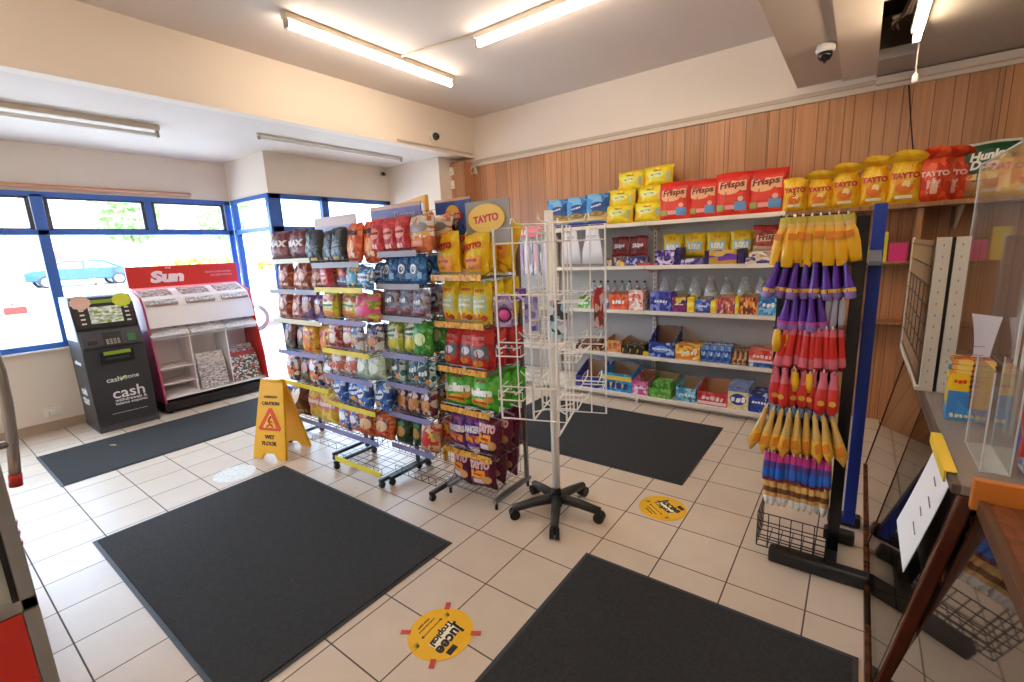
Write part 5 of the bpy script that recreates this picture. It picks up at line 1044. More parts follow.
fill(C, c0, c1, -.2, R3, 6, ['dkgrn', 'dkgrn', 'tort'], ['dark green', 'dark green', 'tan and red'], hgt=.215)
D = 'yellow crisp rack'; d0, d1 = -.46, -.05
fill(D, d0, d1-.01, -.11, R4, 0, ['t1', 't1'], 'large yellow', right_depth=3, dd=.085, hgt=.27, over=1.12)
K['t1'].put(-.26, 0.07, 1.55, 'large yellow bag upright behind the front pair, top tier of the yellow crisp rack', 'rear bags on the top tier of the yellow crisp rack', tilt=-.1, rz=.1, sc=1.1); K['t1'].put(-.08, .1, 1.58, 'large yellow bag leaning over behind the others, top tier of yellow crisp rack', 'rear bags on the top tier of the yellow crisp rack', tilt=-.25, rz=-.2, sc=1.05, roll=.25)
fill(D, d0+.02, d1, -.11, R4, 1, ['t2', 't2', 't2'], 'yellow', right_depth=3, dd=.085, hgt=.27, over=1.15)
fill(D, d0, d1, -.11, R4, 2, ['t3', 't3', 't3'], 'red', right_depth=3, dd=.085, hgt=.25, over=1.3)
K['t3'].put(-.43, .04, .945, 'red bag slumped leftmost behind the front row, third tier of yellow crisp rack', 'rear bags on the third tier of the yellow crisp rack', tilt=-.2, roll=-.3, sc=1.1)
K['t3'].put(-.22, .04, .985, 'red bag peeping over the middle of the third tier, yellow crisp rack', 'rear bags on the third tier of the yellow crisp rack', tilt=-.2, roll=.2, sc=1.05)
fill(D, d0, d1, -.11, R4, 3, ['t4', 't4'], 'bright green', right_depth=3, dd=.085, hgt=.245, over=1.25)
K['t4'].put(-.255, .02, .655, 'bright green bag squeezed behind the two front ones, fourth tier of the yellow crisp rack', 'rear bags on the fourth tier of the yellow crisp rack', tilt=-.1, sc=1.1)
fill(D, d0, d1, -.11, R4, 4, ['t5', 't5', 't6'], ['purple', 'purple', 'wine red'], right_depth=2, dd=.1, hgt=.255, over=1.3)
fill(D, d0, d1-.05, -.11, R4, 5, ['t6', 't6'], 'wine red', right_depth=2, dd=.12, hgt=.235, over=1.1)
# headers
def header(name, label, x, y, z, w, h, m, rz=0, edge=None):
    o = MB().box(-w/2, w/2, 0, .008, 0, h, m).build(name, loc=(x, y, z), bevel=.002); o.rotation_euler = (0, 0, rz); tag(o, label, 'header board'); return o
GB = mat('header_grey', hexc('a09c98'), .5)
o = header('rack_header', 'grey header board with a yellow oval sign on the yellow crisp rack', -.09, .02, 1.70, .34, .25, GB)
MB().prism(ellipse(.0, .145, .14, .085, 28), -.012, 0, plain('f6cf62', .4), axis='y').build('oval_plate', parent=o)
lettering('TAYTO', .19, plain('d8345c', .4), o, .0, .145, y=-.013, bold=.04, rot=.08)
o = header('rack_header', 'blue header card with a red ribbon over a yellow sun between third and yellow racks', -.385, .04, 1.76, .31, .23, P('hd_blue', ['2c4c98', '345aa8', '28448c'], (12, 12)))
MB().prism(ellipse(0, .13, .06, .06, 20), -.006, 0, plain('f0b83c'), axis='y').build('sun_disc', parent=o); MB().box(-.155, .155, -.003, 0, .215, .23, plain('d8a890')).build('pale_edge', parent=o)
MB().prism([(-.085, .09), (.085, .10), (.085, .14), (-.085, .13)], -.012, -.006, plain('c8302c'), axis='y').build('ribbon', parent=o); lettering('WALKERS', .14, plain('f4e8e0'), o, 0, .115, y=-.013, rot=.06)
o = header('rack_header', 'lilac header card with a yellow lower edge above the red bags', -.745, -.13, 1.84, .5, .14, pack('hd_lilac', [hexc(c) for c in ('5c4c90', '6858a0', '544488')], (5, 5), coord='Object', bands=[(.115, .2, hexc('c49c84')), (.0, .03, hexc('e0c030'))]))
lettering('Doritos', .2, plain('8fa0c0'), o, .1, .07, y=-.003)
o = header('rack_header', 'tan and lilac header card behind the large black bags', -1.43, -.13, 1.80, .53, .16, pack('hd_tan', [hexc(c) for c in ('9888b8', '8c7cac')], (5, 5), coord='Object', bands=[(.09, .17, hexc('c8a08c'))]), 0)
f = thing('yellow_sign_frame', 'orange yellow framed sign standing behind the second and third racks', 'sign', (-1.16, .38, 1.72), -.38)
OY = plain('e8a830', .4); b = MB(); b.box(-.32, .32, 0, .03, .31, .36, OY); b.box(-.32, -.28, 0, .03, -.1, .31, OY); b.box(.28, .32, 0, .03, -.1, .31, OY); b.build('frame', parent=f, bevel=.004)
MB().box(-.28, .28, .01, .02, -.1, .31, plain('ece4dc')).build('board', parent=f); MB().box(-.23, .23, .004, .01, .0, .25, P('sg', ['6c5ca0', '5c4c94', 'd8b8a0'], (8, 8))).build('poster', parent=f)
for s_ in (-1, 1): MB().box(s_*.30-.02, s_*.30+.02, 0, .03, -1.72, -.1, OY).build('post', parent=f)

# ================================================================== SPINNER STAND
WS = mat('white_wire', (.93, .92, .9), .4)
def spinner():
    r = thing('spinner_stand', 'white wire spinner stand on a black five-star base in the centre of the floor', 'spinner stand', (.30, .09, 0))
    MB().tube([(0, 0, .09), (0, 0, 1.86)], .025, 16, WS).build('pole', parent=r, smooth=True)
    MB().lathe([(.035, .05), (.038, .12), (.026, .17), (.022, .2)], 16, BLK).build('hub', parent=r, smooth=True)
    for k in range(5):
        a = math.radians(-62+72*k); c, s = math.cos(a), math.sin(a)
        l = MB().tube([(c*.02, s*.02, .105), (c*.15, s*.15, .092), (c*.28, s*.28, .07)], [.034, .029, .025], 8, plain('2e2c2c', .45)).build('leg', parent=r, smooth=True)
        cs = MB(); x, y = c*.275, s*.275; px, py = -s, c
        for q in (-1, 1): cs.tube([(x+px*.006*q, y+py*.006*q, .033), (x+px*.028*q, y+py*.028*q, .033)], .033, 14, BLK)
        cs.tube([(x, y, .03), (x, y, .075)], .012, 8, BLK); cs.build('caster', parent=l)
    th = math.radians(17.5); a, L = .10, .30; Z0, Z1 = .65, 1.775; rw = .0062
    wings = [((-L, -a), (a, -a)), ((a, -L), (a, a)), ((-a, a), (L, a)), ((-a, -a), (-a, L))]
    def W(u, v): return (u*math.cos(th)-v*math.sin(th), u*math.sin(th)+v*math.cos(th))
    for i, (p, q) in enumerate(wings):
        p_, q_ = W(*p), W(*q); mb = MB()
        def pt(t, z): return (p_[0]+(q_[0]-p_[0])*t, p_[1]+(q_[1]-p_[1])*t, z)
        mb.tube([pt(0, Z0), pt(0, Z1), pt(1, Z1), pt(1, Z0), pt(0, Z0)], rw*1.0, 6, WS)
        for t in (.5, .28, .78) if i % 2 == 0 else (.5, .75): mb.tube([pt(t, Z0), pt(t, Z1)], rw*.7, 5, WS)
        for z in (.85, 1.12, 1.40, 1.69): mb.tube([pt(0, z), pt(1, z)], rw*.75, 5, WS)
        w_ = mb.build('wire_panel', parent=r)
        # hooks projecting from the free outer half of each wing
        dx, dy = q_[0]-p_[0], q_[1]-p_[1]; ln = math.hypot(dx, dy); nx, ny = dy/ln, -dx/ln
        if i in (2, 3): nx, ny = -nx, -ny
        for z in (.84, 1.10, 1.37):
            for t in (.12, .34) if i in (0, 1) else (.66, .88):
                b = pt(t, z); h = MB(); h.tube([b, (b[0]+nx*.13, b[1]+ny*.13, z+.005), (b[0]+nx*.16, b[1]+ny*.16, z+.035)], .0045, 6, WS)
                h.tube([(b[0], b[1], z+.045), (b[0]+nx*.09, b[1]+ny*.09, z+.045)], .002, 5, WS); h.build('hook', parent=r)
        # curved wire cradles low down
        for z in (.80, 1.06):
            b1, b2 = pt(.05 if i in (0, 1) else .6, z), pt(.42 if i in (0, 1) else .95, z); h = MB()
            h.tube([b1, (b1[0]+nx*.1, b1[1]+ny*.1, z), (b2[0]+nx*.1, b2[1]+ny*.1, z), b2], .0042, 6, WS)
            h.tube([(b1[0]+nx*.1, b1[1]+ny*.1, z), (b1[0]+nx*.1, b1[1]+ny*.1, z+.05), (b2[0]+nx*.1, b2[1]+ny*.1, z+.05), (b2[0]+nx*.1, b2[1]+ny*.1, z)], .0025, 5, WS); h.build('wire_cradle', parent=r)
    for k in range(4):
        a_ = th+k*PI/2; x, y = math.cos(a_)*.2, math.sin(a_)*.2
        MB().tube([(0, 0, 1.79), (x, y, 1.80), (x*1.05, y*1.05, 1.83), (x*1.12, y*1.12, 1.83), (x*1.15, y*1.15, 1.80)], .004, 6, WS).build('top_arm', parent=r)
    for z in (.7, 1.25, 1.74):
        cb = MB()
        for k in range(4): 
            u, v = W(a*(1 if k % 2 else -1), a*(1 if k > 1 else -1)); cb.tube([(0, 0, z), (u, v, z)], .004, 6, WS)
        cb.build('centre_brace', parent=r)
spinner()
def blister(label, x, y, z, w, h, m, blob, bc, rz=0):
    o = thing('toy_blister_pack', label, 'toy pack', (x, y, z), rz)
    MB().box(-w/2, w/2, 0, .003, -h, 0, m).build('backing_card', parent=o, bevel=.002)
    if blob: MB().lathe([(.035, 0), (.033, .012), (.02, .024), (.004, .028)], 18, plain(bc, .25), M=Matrix.Translation((.005, 0, -h*.62)) @ Matrix.Rotation(PI/2, 4, 'X')).build('toy', parent=o, smooth=True); 
    if blob: MB().lathe([(.046, 0), (.046, .003)], 20, plain('4c3048', .3), M=Matrix.Translation((.005, 0, -h*.62)) @ Matrix.Rotation(PI/2, 4, 'X')).build('ring', parent=o)
    MB().tube([(0, .003, -.012), (0, .02, .0), (0, .05, -.0)], .003, 5, WS).build('hook_eye', parent=o)
blister('lilac blister card with a round pink toy hanging on the left of the spinner', .07, -.07, 1.40, .115, .19, P('bl1', ['b89cc8', 'c8b0d8', 'a888bc', '8c6ca4'], (30, 30)), True, 'd84ca0', .3)
blister('pale blue card pack hanging inside the spinner near the pole', .36, .06, 1.36, .11, .22, P('bl2', ['a8d4e4', 'd8e8f0', '88b8d0', '3c3c50', 'c8b0c8'], (26, 26)), False, '', .3)
blister('blue and violet card pack hanging left of the spinner pole', .205, .02, 1.38, .08, .2, P('bl3', ['7c7cc0', 'a098d0', 'c8c0e0', '5858a0'], (30, 30)), False, '', .3)
blister('long red and brown sweet pack hanging on the right of the spinner', .53, .24, 1.42, .055, .235, P('bl4', ['b03848', '8c2834', 'c86058', 'e8c8c0', '6c4a34'], (50, 22)), False, '', .3)
blister('purple sweet card hanging high on the left of the spinner', .14, .01, 1.43, .07, .07, P('bl5', ['6c3c94', '8c5cb0', 'd8c8e8'], (40, 40)), False, '', .3)

# ================================================================== HANGING SWEET STAND
BP = mat('black_gloss_post', hexc('141418'), .22); BLP = mat('blue_post', hexc('2440a0'), .35)
st = thing('peg_stand', 'black two-post stand hung with bagged sweets, beside the counter', 'display stand', (1.70, .50, 0))
MB().box(.0, .05, -.04, .0, .05, 1.735, BP).box(.018, .032, -.0415, -.04, 1.655, 1.668, plain('000000')).build('front_post', parent=st, bevel=.004)
MB().box(-.24, .18, -.22, -.15, .0, .07, BLK).build('foot', parent=st, bevel=.012); MB().box(-.02, .12, .14, .20, .0, .07, BLK).build('foot', parent=st, bevel=.012)
MB().box(.0, .05, -.19, .16, .02, .06, BLK).build('base_bar', parent=st, bevel=.005)
rows = [1.75, 1.535, 1.36, 1.205, .995, .79, .545, .40]
for z in rows:
    h = MB(); h.tube([(-.30, -.005, z), (-.03, -.005, z)], .0045, 6, BLK); h.tube([(-.30, -.06, z), (-.30, .0, z)], .003, 5, BLK)
    for k in range(9): h.tube([(-.295+k*.033, -.005, z), (-.295+k*.033, -.06, z-.003), (-.295+k*.033, -.07, z+.008)], .0022, 4, BLK)
    h.build('peg_arm', parent=st)
MB().grid(-.30, -.04, .32, 1.72, 6, 24, .0022, BS, y=.03).build('back_grid', parent=st)
MB().box(-.305, -.02, .034, .038, .33, 1.70, plain('2c2a30', .6)).build('back_sheet', parent=st)
bk_ = MB(); bk_.grid(-.30, -.0, .06, .25, 6, 4, .003, BS, y=-.19); bk_.grid(-.30, 0, -.19, .02, 6, 4, .003, BS, y=.06, plane='xy'); bk_.grid(-.19, .02, .06, .25, 4, 4, .003, BS, y=-.30, plane='yz'); bk_.grid(-.19, .02, .06, .25, 4, 4, .003, BS, y=0.0, plane='yz'); bk_.build('bottom_basket', parent=st)
bs = thing('blue_post_stand', 'tall blue steel post standing right of the black stand', 'display stand', (1.79, .86, 0))
MB().box(-.028, .028, -.03, .03, .03, 1.80, BLP).build('post', parent=bs, bevel=.004); MB().box(-.10, .055, -.01, .06, 0, .06, BLK).build('foot', parent=bs, bevel=.008)
MB().prism([(-.2, 1.50), (-.045, 1.50), (-.045, 1.57), (-.19, 1.52)], -.03, .02, plain('6c7078', .3), axis='x').build('shelf_bracket', parent=bs)
MB().box(-.06, -.036, -.06, 0, .8, 1.6, BLP).build('side_rail', parent=bs)
def loft_pouch(name, secs, m_list, n=8):
    """secs: (z, half width, half depth, material index) from top (0) downwards"""
    mb = MB(); vs = []
    for z, a, b, k in secs:
        for i in range(n):
            t = 2*PI*i/n; vs.append((a*math.cos(t), b*math.sin(t)*(1+.15*math.sin(3*t+z*40)), z))
    for s in range(len(secs)-1):
        fs = [(s*n+i, s*n+(i+1) % n, (s+1)*n+(i+1) % n, (s+1)*n+i) for i in range(n)]
        m = m_list[secs[s][3]]; o = mb.slot(m); 
        for f in fs: mb.f.append(list(f)); mb.mi.append(o)
    mb.v = vs; L_ = len(secs)-1
    mb.f.append(list(range(L_*n, L_*n+n))); mb.mi.append(mb.slot(m_list[secs[-2][3]]))
    return mb.build(name, smooth=True)
def hang(n, z, label, group, secs, ms_, xs=(-.295, -.015), cat='sweet bag', name='hanging_sweet_bag', y=-.055, rowsy=(0,), spread=.0, child=None, S=(1.25, 1.2, 1.)):
    first = None; ch = []
    for q, yo in enumerate(rowsy):
        for i in range(n):
            if first is None:
                o = first = loft_pouch(name, secs, ms_); 
                MB().tube([(0, 0, -.012), (0, .0, .004), (0, .008, .012)], .003, 5, WP).build('hang_tab', parent=o)
                if child: child(o)
                ch = [(c, []) for c in kids(o)]
            else: o = clone(first, ch)
            f = (i+.5)/n; o.location = (1.70+xs[0]+(xs[1]-xs[0])*f, .50+y+yo+random.uniform(-.01, .01), z)
            o.rotation_euler = (random.uniform(-.05, .12), (.5-f)*spread+random.uniform(-.04, .04), random.uniform(-.4, .4)); s = random.uniform(.94, 1.05); o.scale = (s*S[0], s*S[1], s*S[2])
            tag(o, label % (ords(i, n)) + ('' if q == 0 else ', back row'), cat, group)
YB_ = plain('f2b822', .3); OB = plain('e88a28', .35); CLR = plain('e0b868', .25); PU = plain('5a2aa0', .22); PUL = plain('9a7cc8', .25); GO = plain('e0ac40', .3); RDm = plain('d8302a', .28); RDd = plain('b02428', .3); PKm = plain('e07080', .3); BLm = plain('2f6cd0', .3); BLd = plain('2448b0', .3); SK = plain('6cb0e8', .3); MG = plain('cc3c90', .3); WH = plain('f0ecec', .35); BRm = plain('7c4a2c', .35); TNm = plain('e0b060', .35); DK = plain('2a2430', .35); GNm = plain('c4b03c', .35)
def starts(o): MB().box(-.012, .012, -.026, -.022, -.10, -.07, OB).build('printed_patch', parent=o)
hang(8, 1.745, 'long yellow sweet bag, top row of the black stand, %s', 'yellow sweet bags on the top row', [(0, .018, .003, 0), (-.03, .018, .006, 1), (-.05, .014, .010, 2), (-.075, .020, .016, 2), (-.13, .022, .018, 2), (-.19, .019, .015, 2), (-.21, .017, .004, 2), (-.215, .016, .002, 2)], [GNm, CLR, YB_], spread=.35, child=starts, rowsy=(0, .04), S=(1.35, 1.2, 1.05))
def band(o): MB().lathe([(.0245, -.128), (.0262, -.145)], 10, GO, sy=.9).build('gold_band', parent=o)
hang(8, 1.535, 'gold banded purple sweet bag, second row of the black stand, %s', 'purple bags with gold bands', [(0, .012, .004, 0), (-.03, .010, .007, 0), (-.08, .016, .014, 0), (-.128, .023, .02, 0), (-.145, .024, .021, 1), (-.175, .023, .02, 1), (-.18, .014, .012, 1)], [PU, PUL], spread=.5, xs=(-.315, -.01), child=band, rowsy=(0, .045), S=(1.02, 1.1, 1.0))
def bandp(o): MB().lathe([(.0245, -.108), (.0255, -.118)], 10, MG, sy=.9).build('pink_band', parent=o)
hang(5, 1.365, 'pink banded purple sweet bag, third row of the black stand, %s', 'purple bags with pink bands', [(0, .012, .004, 0), (-.03, .010, .007, 0), (-.07, .016, .014, 0), (-.108, .022, .02, 0), (-.118, .024, .021, 1), (-.145, .023, .02, 1), (-.15, .014, .012, 1)], [PU, PUL], spread=.4, xs=(-.26, -.10), child=bandp, rowsy=(0, .045), S=(1.08, 1.1, 1.12))
hang(3, 1.355, 'silver sweet strip, third row of the black stand, %s', 'silver strips on the third row', [(0, .010, .003, 0), (-.05, .011, .005, 0), (-.12, .011, .005, 0), (-.15, .009, .002, 0)], [plain('a8a4b0', .3)], xs=(-.09, -.01))
hang(2, 1.20, 'yellow sweet bag, fourth row of the black stand, %s', 'yellow bags on the fourth row', [(0, .012, .003, 0), (-.03, .016, .012, 0), (-.08, .018, .014, 0), (-.12, .012, .008, 0)], [YB_], xs=(-.30, -.22))
hang(9, 1.215, 'long red stick bag, fourth row of the black stand, %s', 'red stick bags on the fourth row', [(0, .011, .004, 1), (-.04, .012, .008, 0), (-.10, .014, .010, 0), (-.15, .017, .012, 1), (-.2, .018, .012, 2), (-.215, .012, .006, 2)], [RDm, PKm, RDd], xs=(-.25, -.01), rowsy=(0, .035), spread=.3)
def logo(o): MB().prism(ellipse(0, -.13, .011, .012, 12), -.022, -.02, GO, axis='y').build('gold_logo', parent=o)
hang(7, 1.0, 'red gold-logo sweet bag, fifth row of the black stand, %s', 'red bags with gold logos', [(0, .012, .003, 0), (-.03, .010, .006, 0), (-.07, .017, .014, 1), (-.11, .021, .018, 1), (-.16, .019, .016, 1), (-.185, .01, .006, 1)], [PKm, RDm], xs=(-.30, -.01), child=logo, rowsy=(0, .045), S=(1.35, 1.2, 1.1))
hang(2, .99, 'small yellow bag, fifth row of the black stand, %s', 'yellow bags on the fifth row', [(0, .012, .003, 0), (-.05, .014, .01, 0), (-.10, .008, .006, 0)], [YB_], xs=(-.22, -.10), y=-.075)
hang(9, .80, 'clear bluish bag between red and yellow rows, black stand, %s', 'clear blue topped bags', [(0, .012, .004, 0), (-.04, .012, .006, 0), (-.06, .010, .004, 0)], [plain('8fa8c4', .25)], xs=(-.30, -.01), y=-.04)
def orp(o): MB().prism([(-.010, -.15), (.012, -.14), (.008, -.105), (-.01, -.115)], -.020, -.017, OB, axis='y').build('orange_patch', parent=o)
hang(9, .775, 'yellow cone bag, sixth row of the black stand, %s', 'yellow cone bags on the sixth row', [(0, .008, .003, 0), (-.05, .010, .008, 0), (-.10, .018, .014, 1), (-.15, .024, .016, 1), (-.17, .012, .008, 1), (-.195, .003, .003, 1)], [CLR, plain('f2b83c', .3)], xs=(-.33, -.005), spread=.5, child=orp, S=(1.3, 1.2, 1.35), rowsy=(0, .045))
hang(10, .54, 'pink and blue cone, seventh row of the black stand, %s', 'pink and blue sweet cones', [(0, .012, .005, 0), (-.025, .013, .008, 0), (-.045, .014, .010, 1), (-.08, .015, .012, 2), (-.135, .015, .012, 3), (-.14, .015, .012, 4), (-.155, .013, .01, 4)], [MG, plain('5a4a9a', .3), BLm, BLd, RDd], xs=(-.30, -.01), rowsy=(0, .03))
hang(10, .375, 'white tipped tan cone, lowest row of the black stand, %s', 'tan cones with white tips', [(0, .013, .006, 0), (-.03, .015, .012, 1), (-.06, .016, .013, 0), (-.085, .014, .012, 2), (-.115, .010, .008, 2), (-.14, .003, .003, 2)], [TNm, BRm, WH], xs=(-.30, -.01), rowsy=(0, .03))

# ================================================================== COUNTER
DW = wood_mat('dark_wood', hexc('6a3a22'), hexc('3f2014'), bw=7.3, axis='Y', rough=.25); LAM = mat('grey_laminate', hexc('8c8078'), .25, noise=.08, nscale=20)
MIRR = mat('dark_mirror_panel', hexc('4a3c34'), .04, coat=1.0, spec=1.0, metal=.55)
def slant(z, off=0.): return 1.86 + .17*z/.9 - off
def counter():
    r = thing('glass_counter', 'shop counter with grey laminate top and slanted glass front on the right', 'counter', (0, 0, 0))
    y0, y1 = -.40, 1.75
    MB().box(2.02, 2.75, y0, y1, .87, .905, LAM).build('worktop', parent=r, bevel=.006)
    MB().box(2.0, 2.022, y0, y1, .872, .902, plain('5a4c44', .3)).build('top_edge', parent=r, bevel=.003)
    MB().prism([(1.862, 0), (1.89, 0), (2.05, .868), (2.022, .868)], y1-.012, y1, DW, axis='y').build('far_post', parent=r)
    MB().prism([(1.862, 0), (1.885, 0), (2.045, .868), (2.022, .868)], .62, .632, DW, axis='y').build('front_post', parent=r, bevel=.002)
    MB().prism([(1.862, 0), (1.902, 0), (2.06, .868), (2.02, .868)], y0, y0+.03, mat('near_post_wood', hexc('5a2e20'), .18, noise=.3, nscale=14), axis='y').build('front_post', parent=r, bevel=.006)
    MB().box(1.86, 1.9, y0, y1, 0, .04, DW).build('bottom_rail', parent=r, bevel=.004)
    MB().prism([(1.876, .05), (1.886, .05), (2.036, .868), (2.026, .868)], .65, y1-.035, plain('6b5240', .07, coat=.8), axis='y').build('side_panel', parent=r)
    MB().prism([(1.875, .05), (1.881, .05), (2.030, .868), (2.024, .868)], y0+.055, .62, clear_mat('counter_glass', (.62, .60, .58), gloss=.6), axis='y').build('glass_front', parent=r)
    MB().box(2.70, 2.74, y0, y1, 0, .868, DW).build('back_board', parent=r); MB().prism([(1.91, 0), (2.70, 0), (2.70, .868), (2.075, .868)], y0+.001, y0+.02, DW, axis='y').build('end_board', parent=r)
    for z in (.30, .58): MB().box(1.95+z*.1, 2.69, y0+.06, y1-.05, z, z+.012, plain('3a2c24', .4)).build('inner_shelf', parent=r)
counter()
cols = [['2c3c7c', 'c8a848', '1c2850'], ['8c2c2c', 'd8b070', '5c1c1c'], ['3c2c24', 'c8902c', '6c5040'], ['2c5c4c', 'd8d0b0', '1c3c34']]
k = 0
for z in (.312, .592):
    for i in range(9):
        c = cols[(i+int(z*10)) % 4]
        carton('sweet_box', 'small dark sweet box behind the slanted counter glass, %s inner shelf, %s' % ('lower' if z < .5 else 'upper', ords(i, 9)), 'sweet box', 2.07+.02*(z > .5), 2.2, -.28+i*.098, z, .09+.02*(i % 3), .085, P('cb%d' % (k % 4), c, (44, 44)), 'sweet boxes inside the counter'); k += 1
def counter2():
    r = thing('wooden_counter', 'near counter with brown wooden top and dark mirror-like slanted front', 'counter', (0, 0, 0))
    y0, y1 = -3.2, -.43
    TOPW = wood_mat('counter_wood', hexc('8a5236'), hexc('64361f'), bw=5.1, axis='Y', rough=.3)
    MB().box(2.075, 2.75, y0, y1, .84, .88, TOPW).build('worktop', parent=r, bevel=.006); MB().box(2.055, 2.076, y0, y1, .835, .882, plain('5a3a26', .4)).build('top_edge', parent=r, bevel=.003)
    MB().prism([(1.868, .0), (1.88, .0), (2.075, .838), (2.063, .838)], y0, y1-.03, MIRR, axis='y').build('mirror_front', parent=r)
    MB().box(1.85, 1.868, y0, y1-.04, 0, .05, DW).build('bottom_rail', parent=r, bevel=.004)
    MB().box(2.70, 2.74, y0, y1, 0, .838, DW).build('back_board', parent=r)
counter2()
r = thing('wooden_edging', 'orange wooden strip closing the step between the two counter tops', 'edging', (2.04, -.43, .885)); MB().box(0, .70, 0, .028, -.04, .055, plain('c8762e', .35, noise=.12)).build('strip', parent=r, bevel=.004); MB().tube([(.16, -.003, .02), (.16, .0, .02)], .008, 8, DK).build('screw_hole', parent=r)
# paper hung over the counter edge
o = thing('paper_notice', 'white handwritten paper with yellow top edge hanging over the counter front', 'notice', (0, 0, 0)); mb = MB(); N = 8; vs = []
for j in range(2):
    for k in range(N+1):
        t = k/N; z = .90-.40*t; xx = slant(z)-.012-.012*t*t - j*.002
        for y in (-.31+.02*t, .03+.05*t): vs.append((xx, y, z))
fs = []
for j in range(2):
    for k in range(N): a = j*2*(N+1)+k*2; fs.append((a, a+1, a+3, a+2))
mb.add(vs, fs, plain('ece8e6', .6)).build('sheet', parent=o, smooth=True)
MB().box(1.995, 2.022, -.32, .04, .9055, .911, plain('f0c838', .4)).box(1.990, 1.996, -.32, .04, .87, .911, plain('f0c838', .4)).build('yellow_edge', parent=o, bevel=.002)
sc = MB()
for k, (z, y, l) in enumerate([(.80, -.2, .05), (.74, -.25, .06), (.68, -.2, .045), (.62, -.23, .07)]):
    sc.tube([(slant(z)-.019-.012*((.9-z)/.40)**2, y, z), (slant(z)-.019-.012*((.9-z)/.40)**2, y+l, z+.012)], .002, 4, plain('5a5868'))
sc.build('handwriting', parent=o)
# ---- things on the counter
ACR = clear_mat('acrylic', (.93, .95, .95), gloss=.25, op=.04); ACE = clear_mat('acrylic_edge', (.9, .95, .95), gloss=.5, op=.55, opcol=(.85, .88, .88))
def screen(label, x, y, L_, z1, rz):
    r = thing('acrylic_screen', label, 'screen', (x, y, .906), rz, 'clear screens on the counter'); h = z1-.906
    MB().box(-.002, .002, 0, L_, 0, h, ACR).build('clear_sheet', parent=r)
    e = MB(); e.box(-.004, .004, -.004, .004, 0, h, ACE); e.box(-.004, .004, L_-.004, L_+.004, 0, h, ACE); e.box(-.004, .004, .004, L_-.004, h-.005, h, ACE); e.build('polished_edge', parent=r)
    MB().box(.002, .06, L_*.4, L_*.4+.005, 0, .06, ACE).build('support_foot', parent=r)
screen('tall clear acrylic screen running along the counter beside the chocolate bars', 2.20, .15, 1.2, 1.98, 0)
screen('tall clear acrylic screen facing the customer at the right edge of the counter', 2.215, .14, .5, 1.98, -PI/2)
r = thing('acrylic_tray', 'clear acrylic box stand near the front end of the counter top', 'tray', (2.078, -.27, .906))
MB().box(0, .065, 0, .26, 0, .004, ACE).box(0, .003, 0, .26, .004, .32, ACR).box(.062, .065, 0, .26, .004, .32, ACR).box(.003, .062, 0, .003, .004, .32, ACR).build('tray', parent=r)
for a, b in ((0, 0), (.065, 0), (0, .26), (.065, .26)): MB().box(a-.002, a+.002, b-.002, b+.002, 0, .32, ACE).build('polished_edge', parent=r)
r = thing('counter_shelf_unit', 'white perforated shelf unit standing on the far part of the counter', 'shelf unit', (2.0, .65, .906))
WM = mat('white_metal_old', hexc('e2dace'), .45, noise=.08)
for k in (0, 1):
    u = MB(); x = .0+k*.062; u.box(x, x+.048, 0, .03, 0, .715, WM)
    for q in range(13): u.box(x+.021, x+.025, -.0006, 0, .04+q*.053, .05+q*.053, plain('8c867c'))
    u.build('upright', parent=r)
MB().box(.048, .062, .012, .028, 0, .715, BLK).build('dark_slot', parent=r)
MB().box(-.008, -.001, .031, 1.1, 0.02, .70, wood_mat('peg_brown', hexc('b08f6c'), hexc('8a6a4c'), bw=3.3, axis='Y')).build('side_board', parent=r)
sl = MB()
for q in range(8): sl.box(-.011, -.0081, .031, 1.1, .04+q*.09, .048+q*.09, DK)
for q in range(5): sl.box(-.011, -.0081, .2+q*.19, .212+q*.19, .14, .5, plain('5a4636'))
sl.build('side_slots', parent=r); MB().box(-.014, .0, 1.08, 1.1, 0, .71, WM).build('far_edge', parent=r); MB().box(-.016, 0, 0, 1.1, 0, .02, WM).build('bottom_channel', parent=r)
r = thing('wire_grid_panel', 'upright wire grid panel behind the chocolate bars on the counter', 'wire panel', (2.22, .72, .906)); MB().grid(0, .5, 0, .70, 6, 6, .0035, plain('8c8880', .35, metal=.5), y=0).build('grid', parent=r)
for x in (.02, .48): MB().box(x-.005, x+.005, -.08, .08, 0, .008, BLK).build('foot', parent=r)
# stock behind the counter: tall wall unit on the right
r = thing('cigarette_shelf_unit', 'tall dark shelf unit of mixed goods behind the acrylic screens', 'shelf unit', (3.2, 1.4, 0))
MB().box(0, .04, -1.8, 1.1, 0, 1.75, plain('4a3a30', .5)).build('back_panel', parent=r)
for z in (.3, .75, 1.1, 1.4, 1.72): MB().box(-.25, 0, -1.8, 1.1, z, z+.02, plain('6a5444', .5)).build('shelf', parent=r)
gk = [['3c3448', 'a87c58', '8c3c34', 'd8c8a8'], ['8c2c34', '2c3460', 'c8a040'], ['5a6c8c', 'd8d0c8', 'b85c3c'], ['6c3c6c', 'c890a8', '3c2c3c'], ['c86830', 'e0b860', '7c3c28']]
for j, z in enumerate((.77, 1.12, 1.42)):
    for i in range(10): carton('packet_box', 'mixed coloured box, %s shelf of the dark unit behind the counter, %s' % (('lower', 'middle', 'upper')[j], ords(i, 10)), 'box', 2.97, 3.15, -.25+i*.26, z, .2+.03*((i+j) % 2), .2, P('gk%d' % ((i*2+j) % 5), gk[(i*2+j) % 5], (24, 24)), 'boxes on the dark shelf unit')
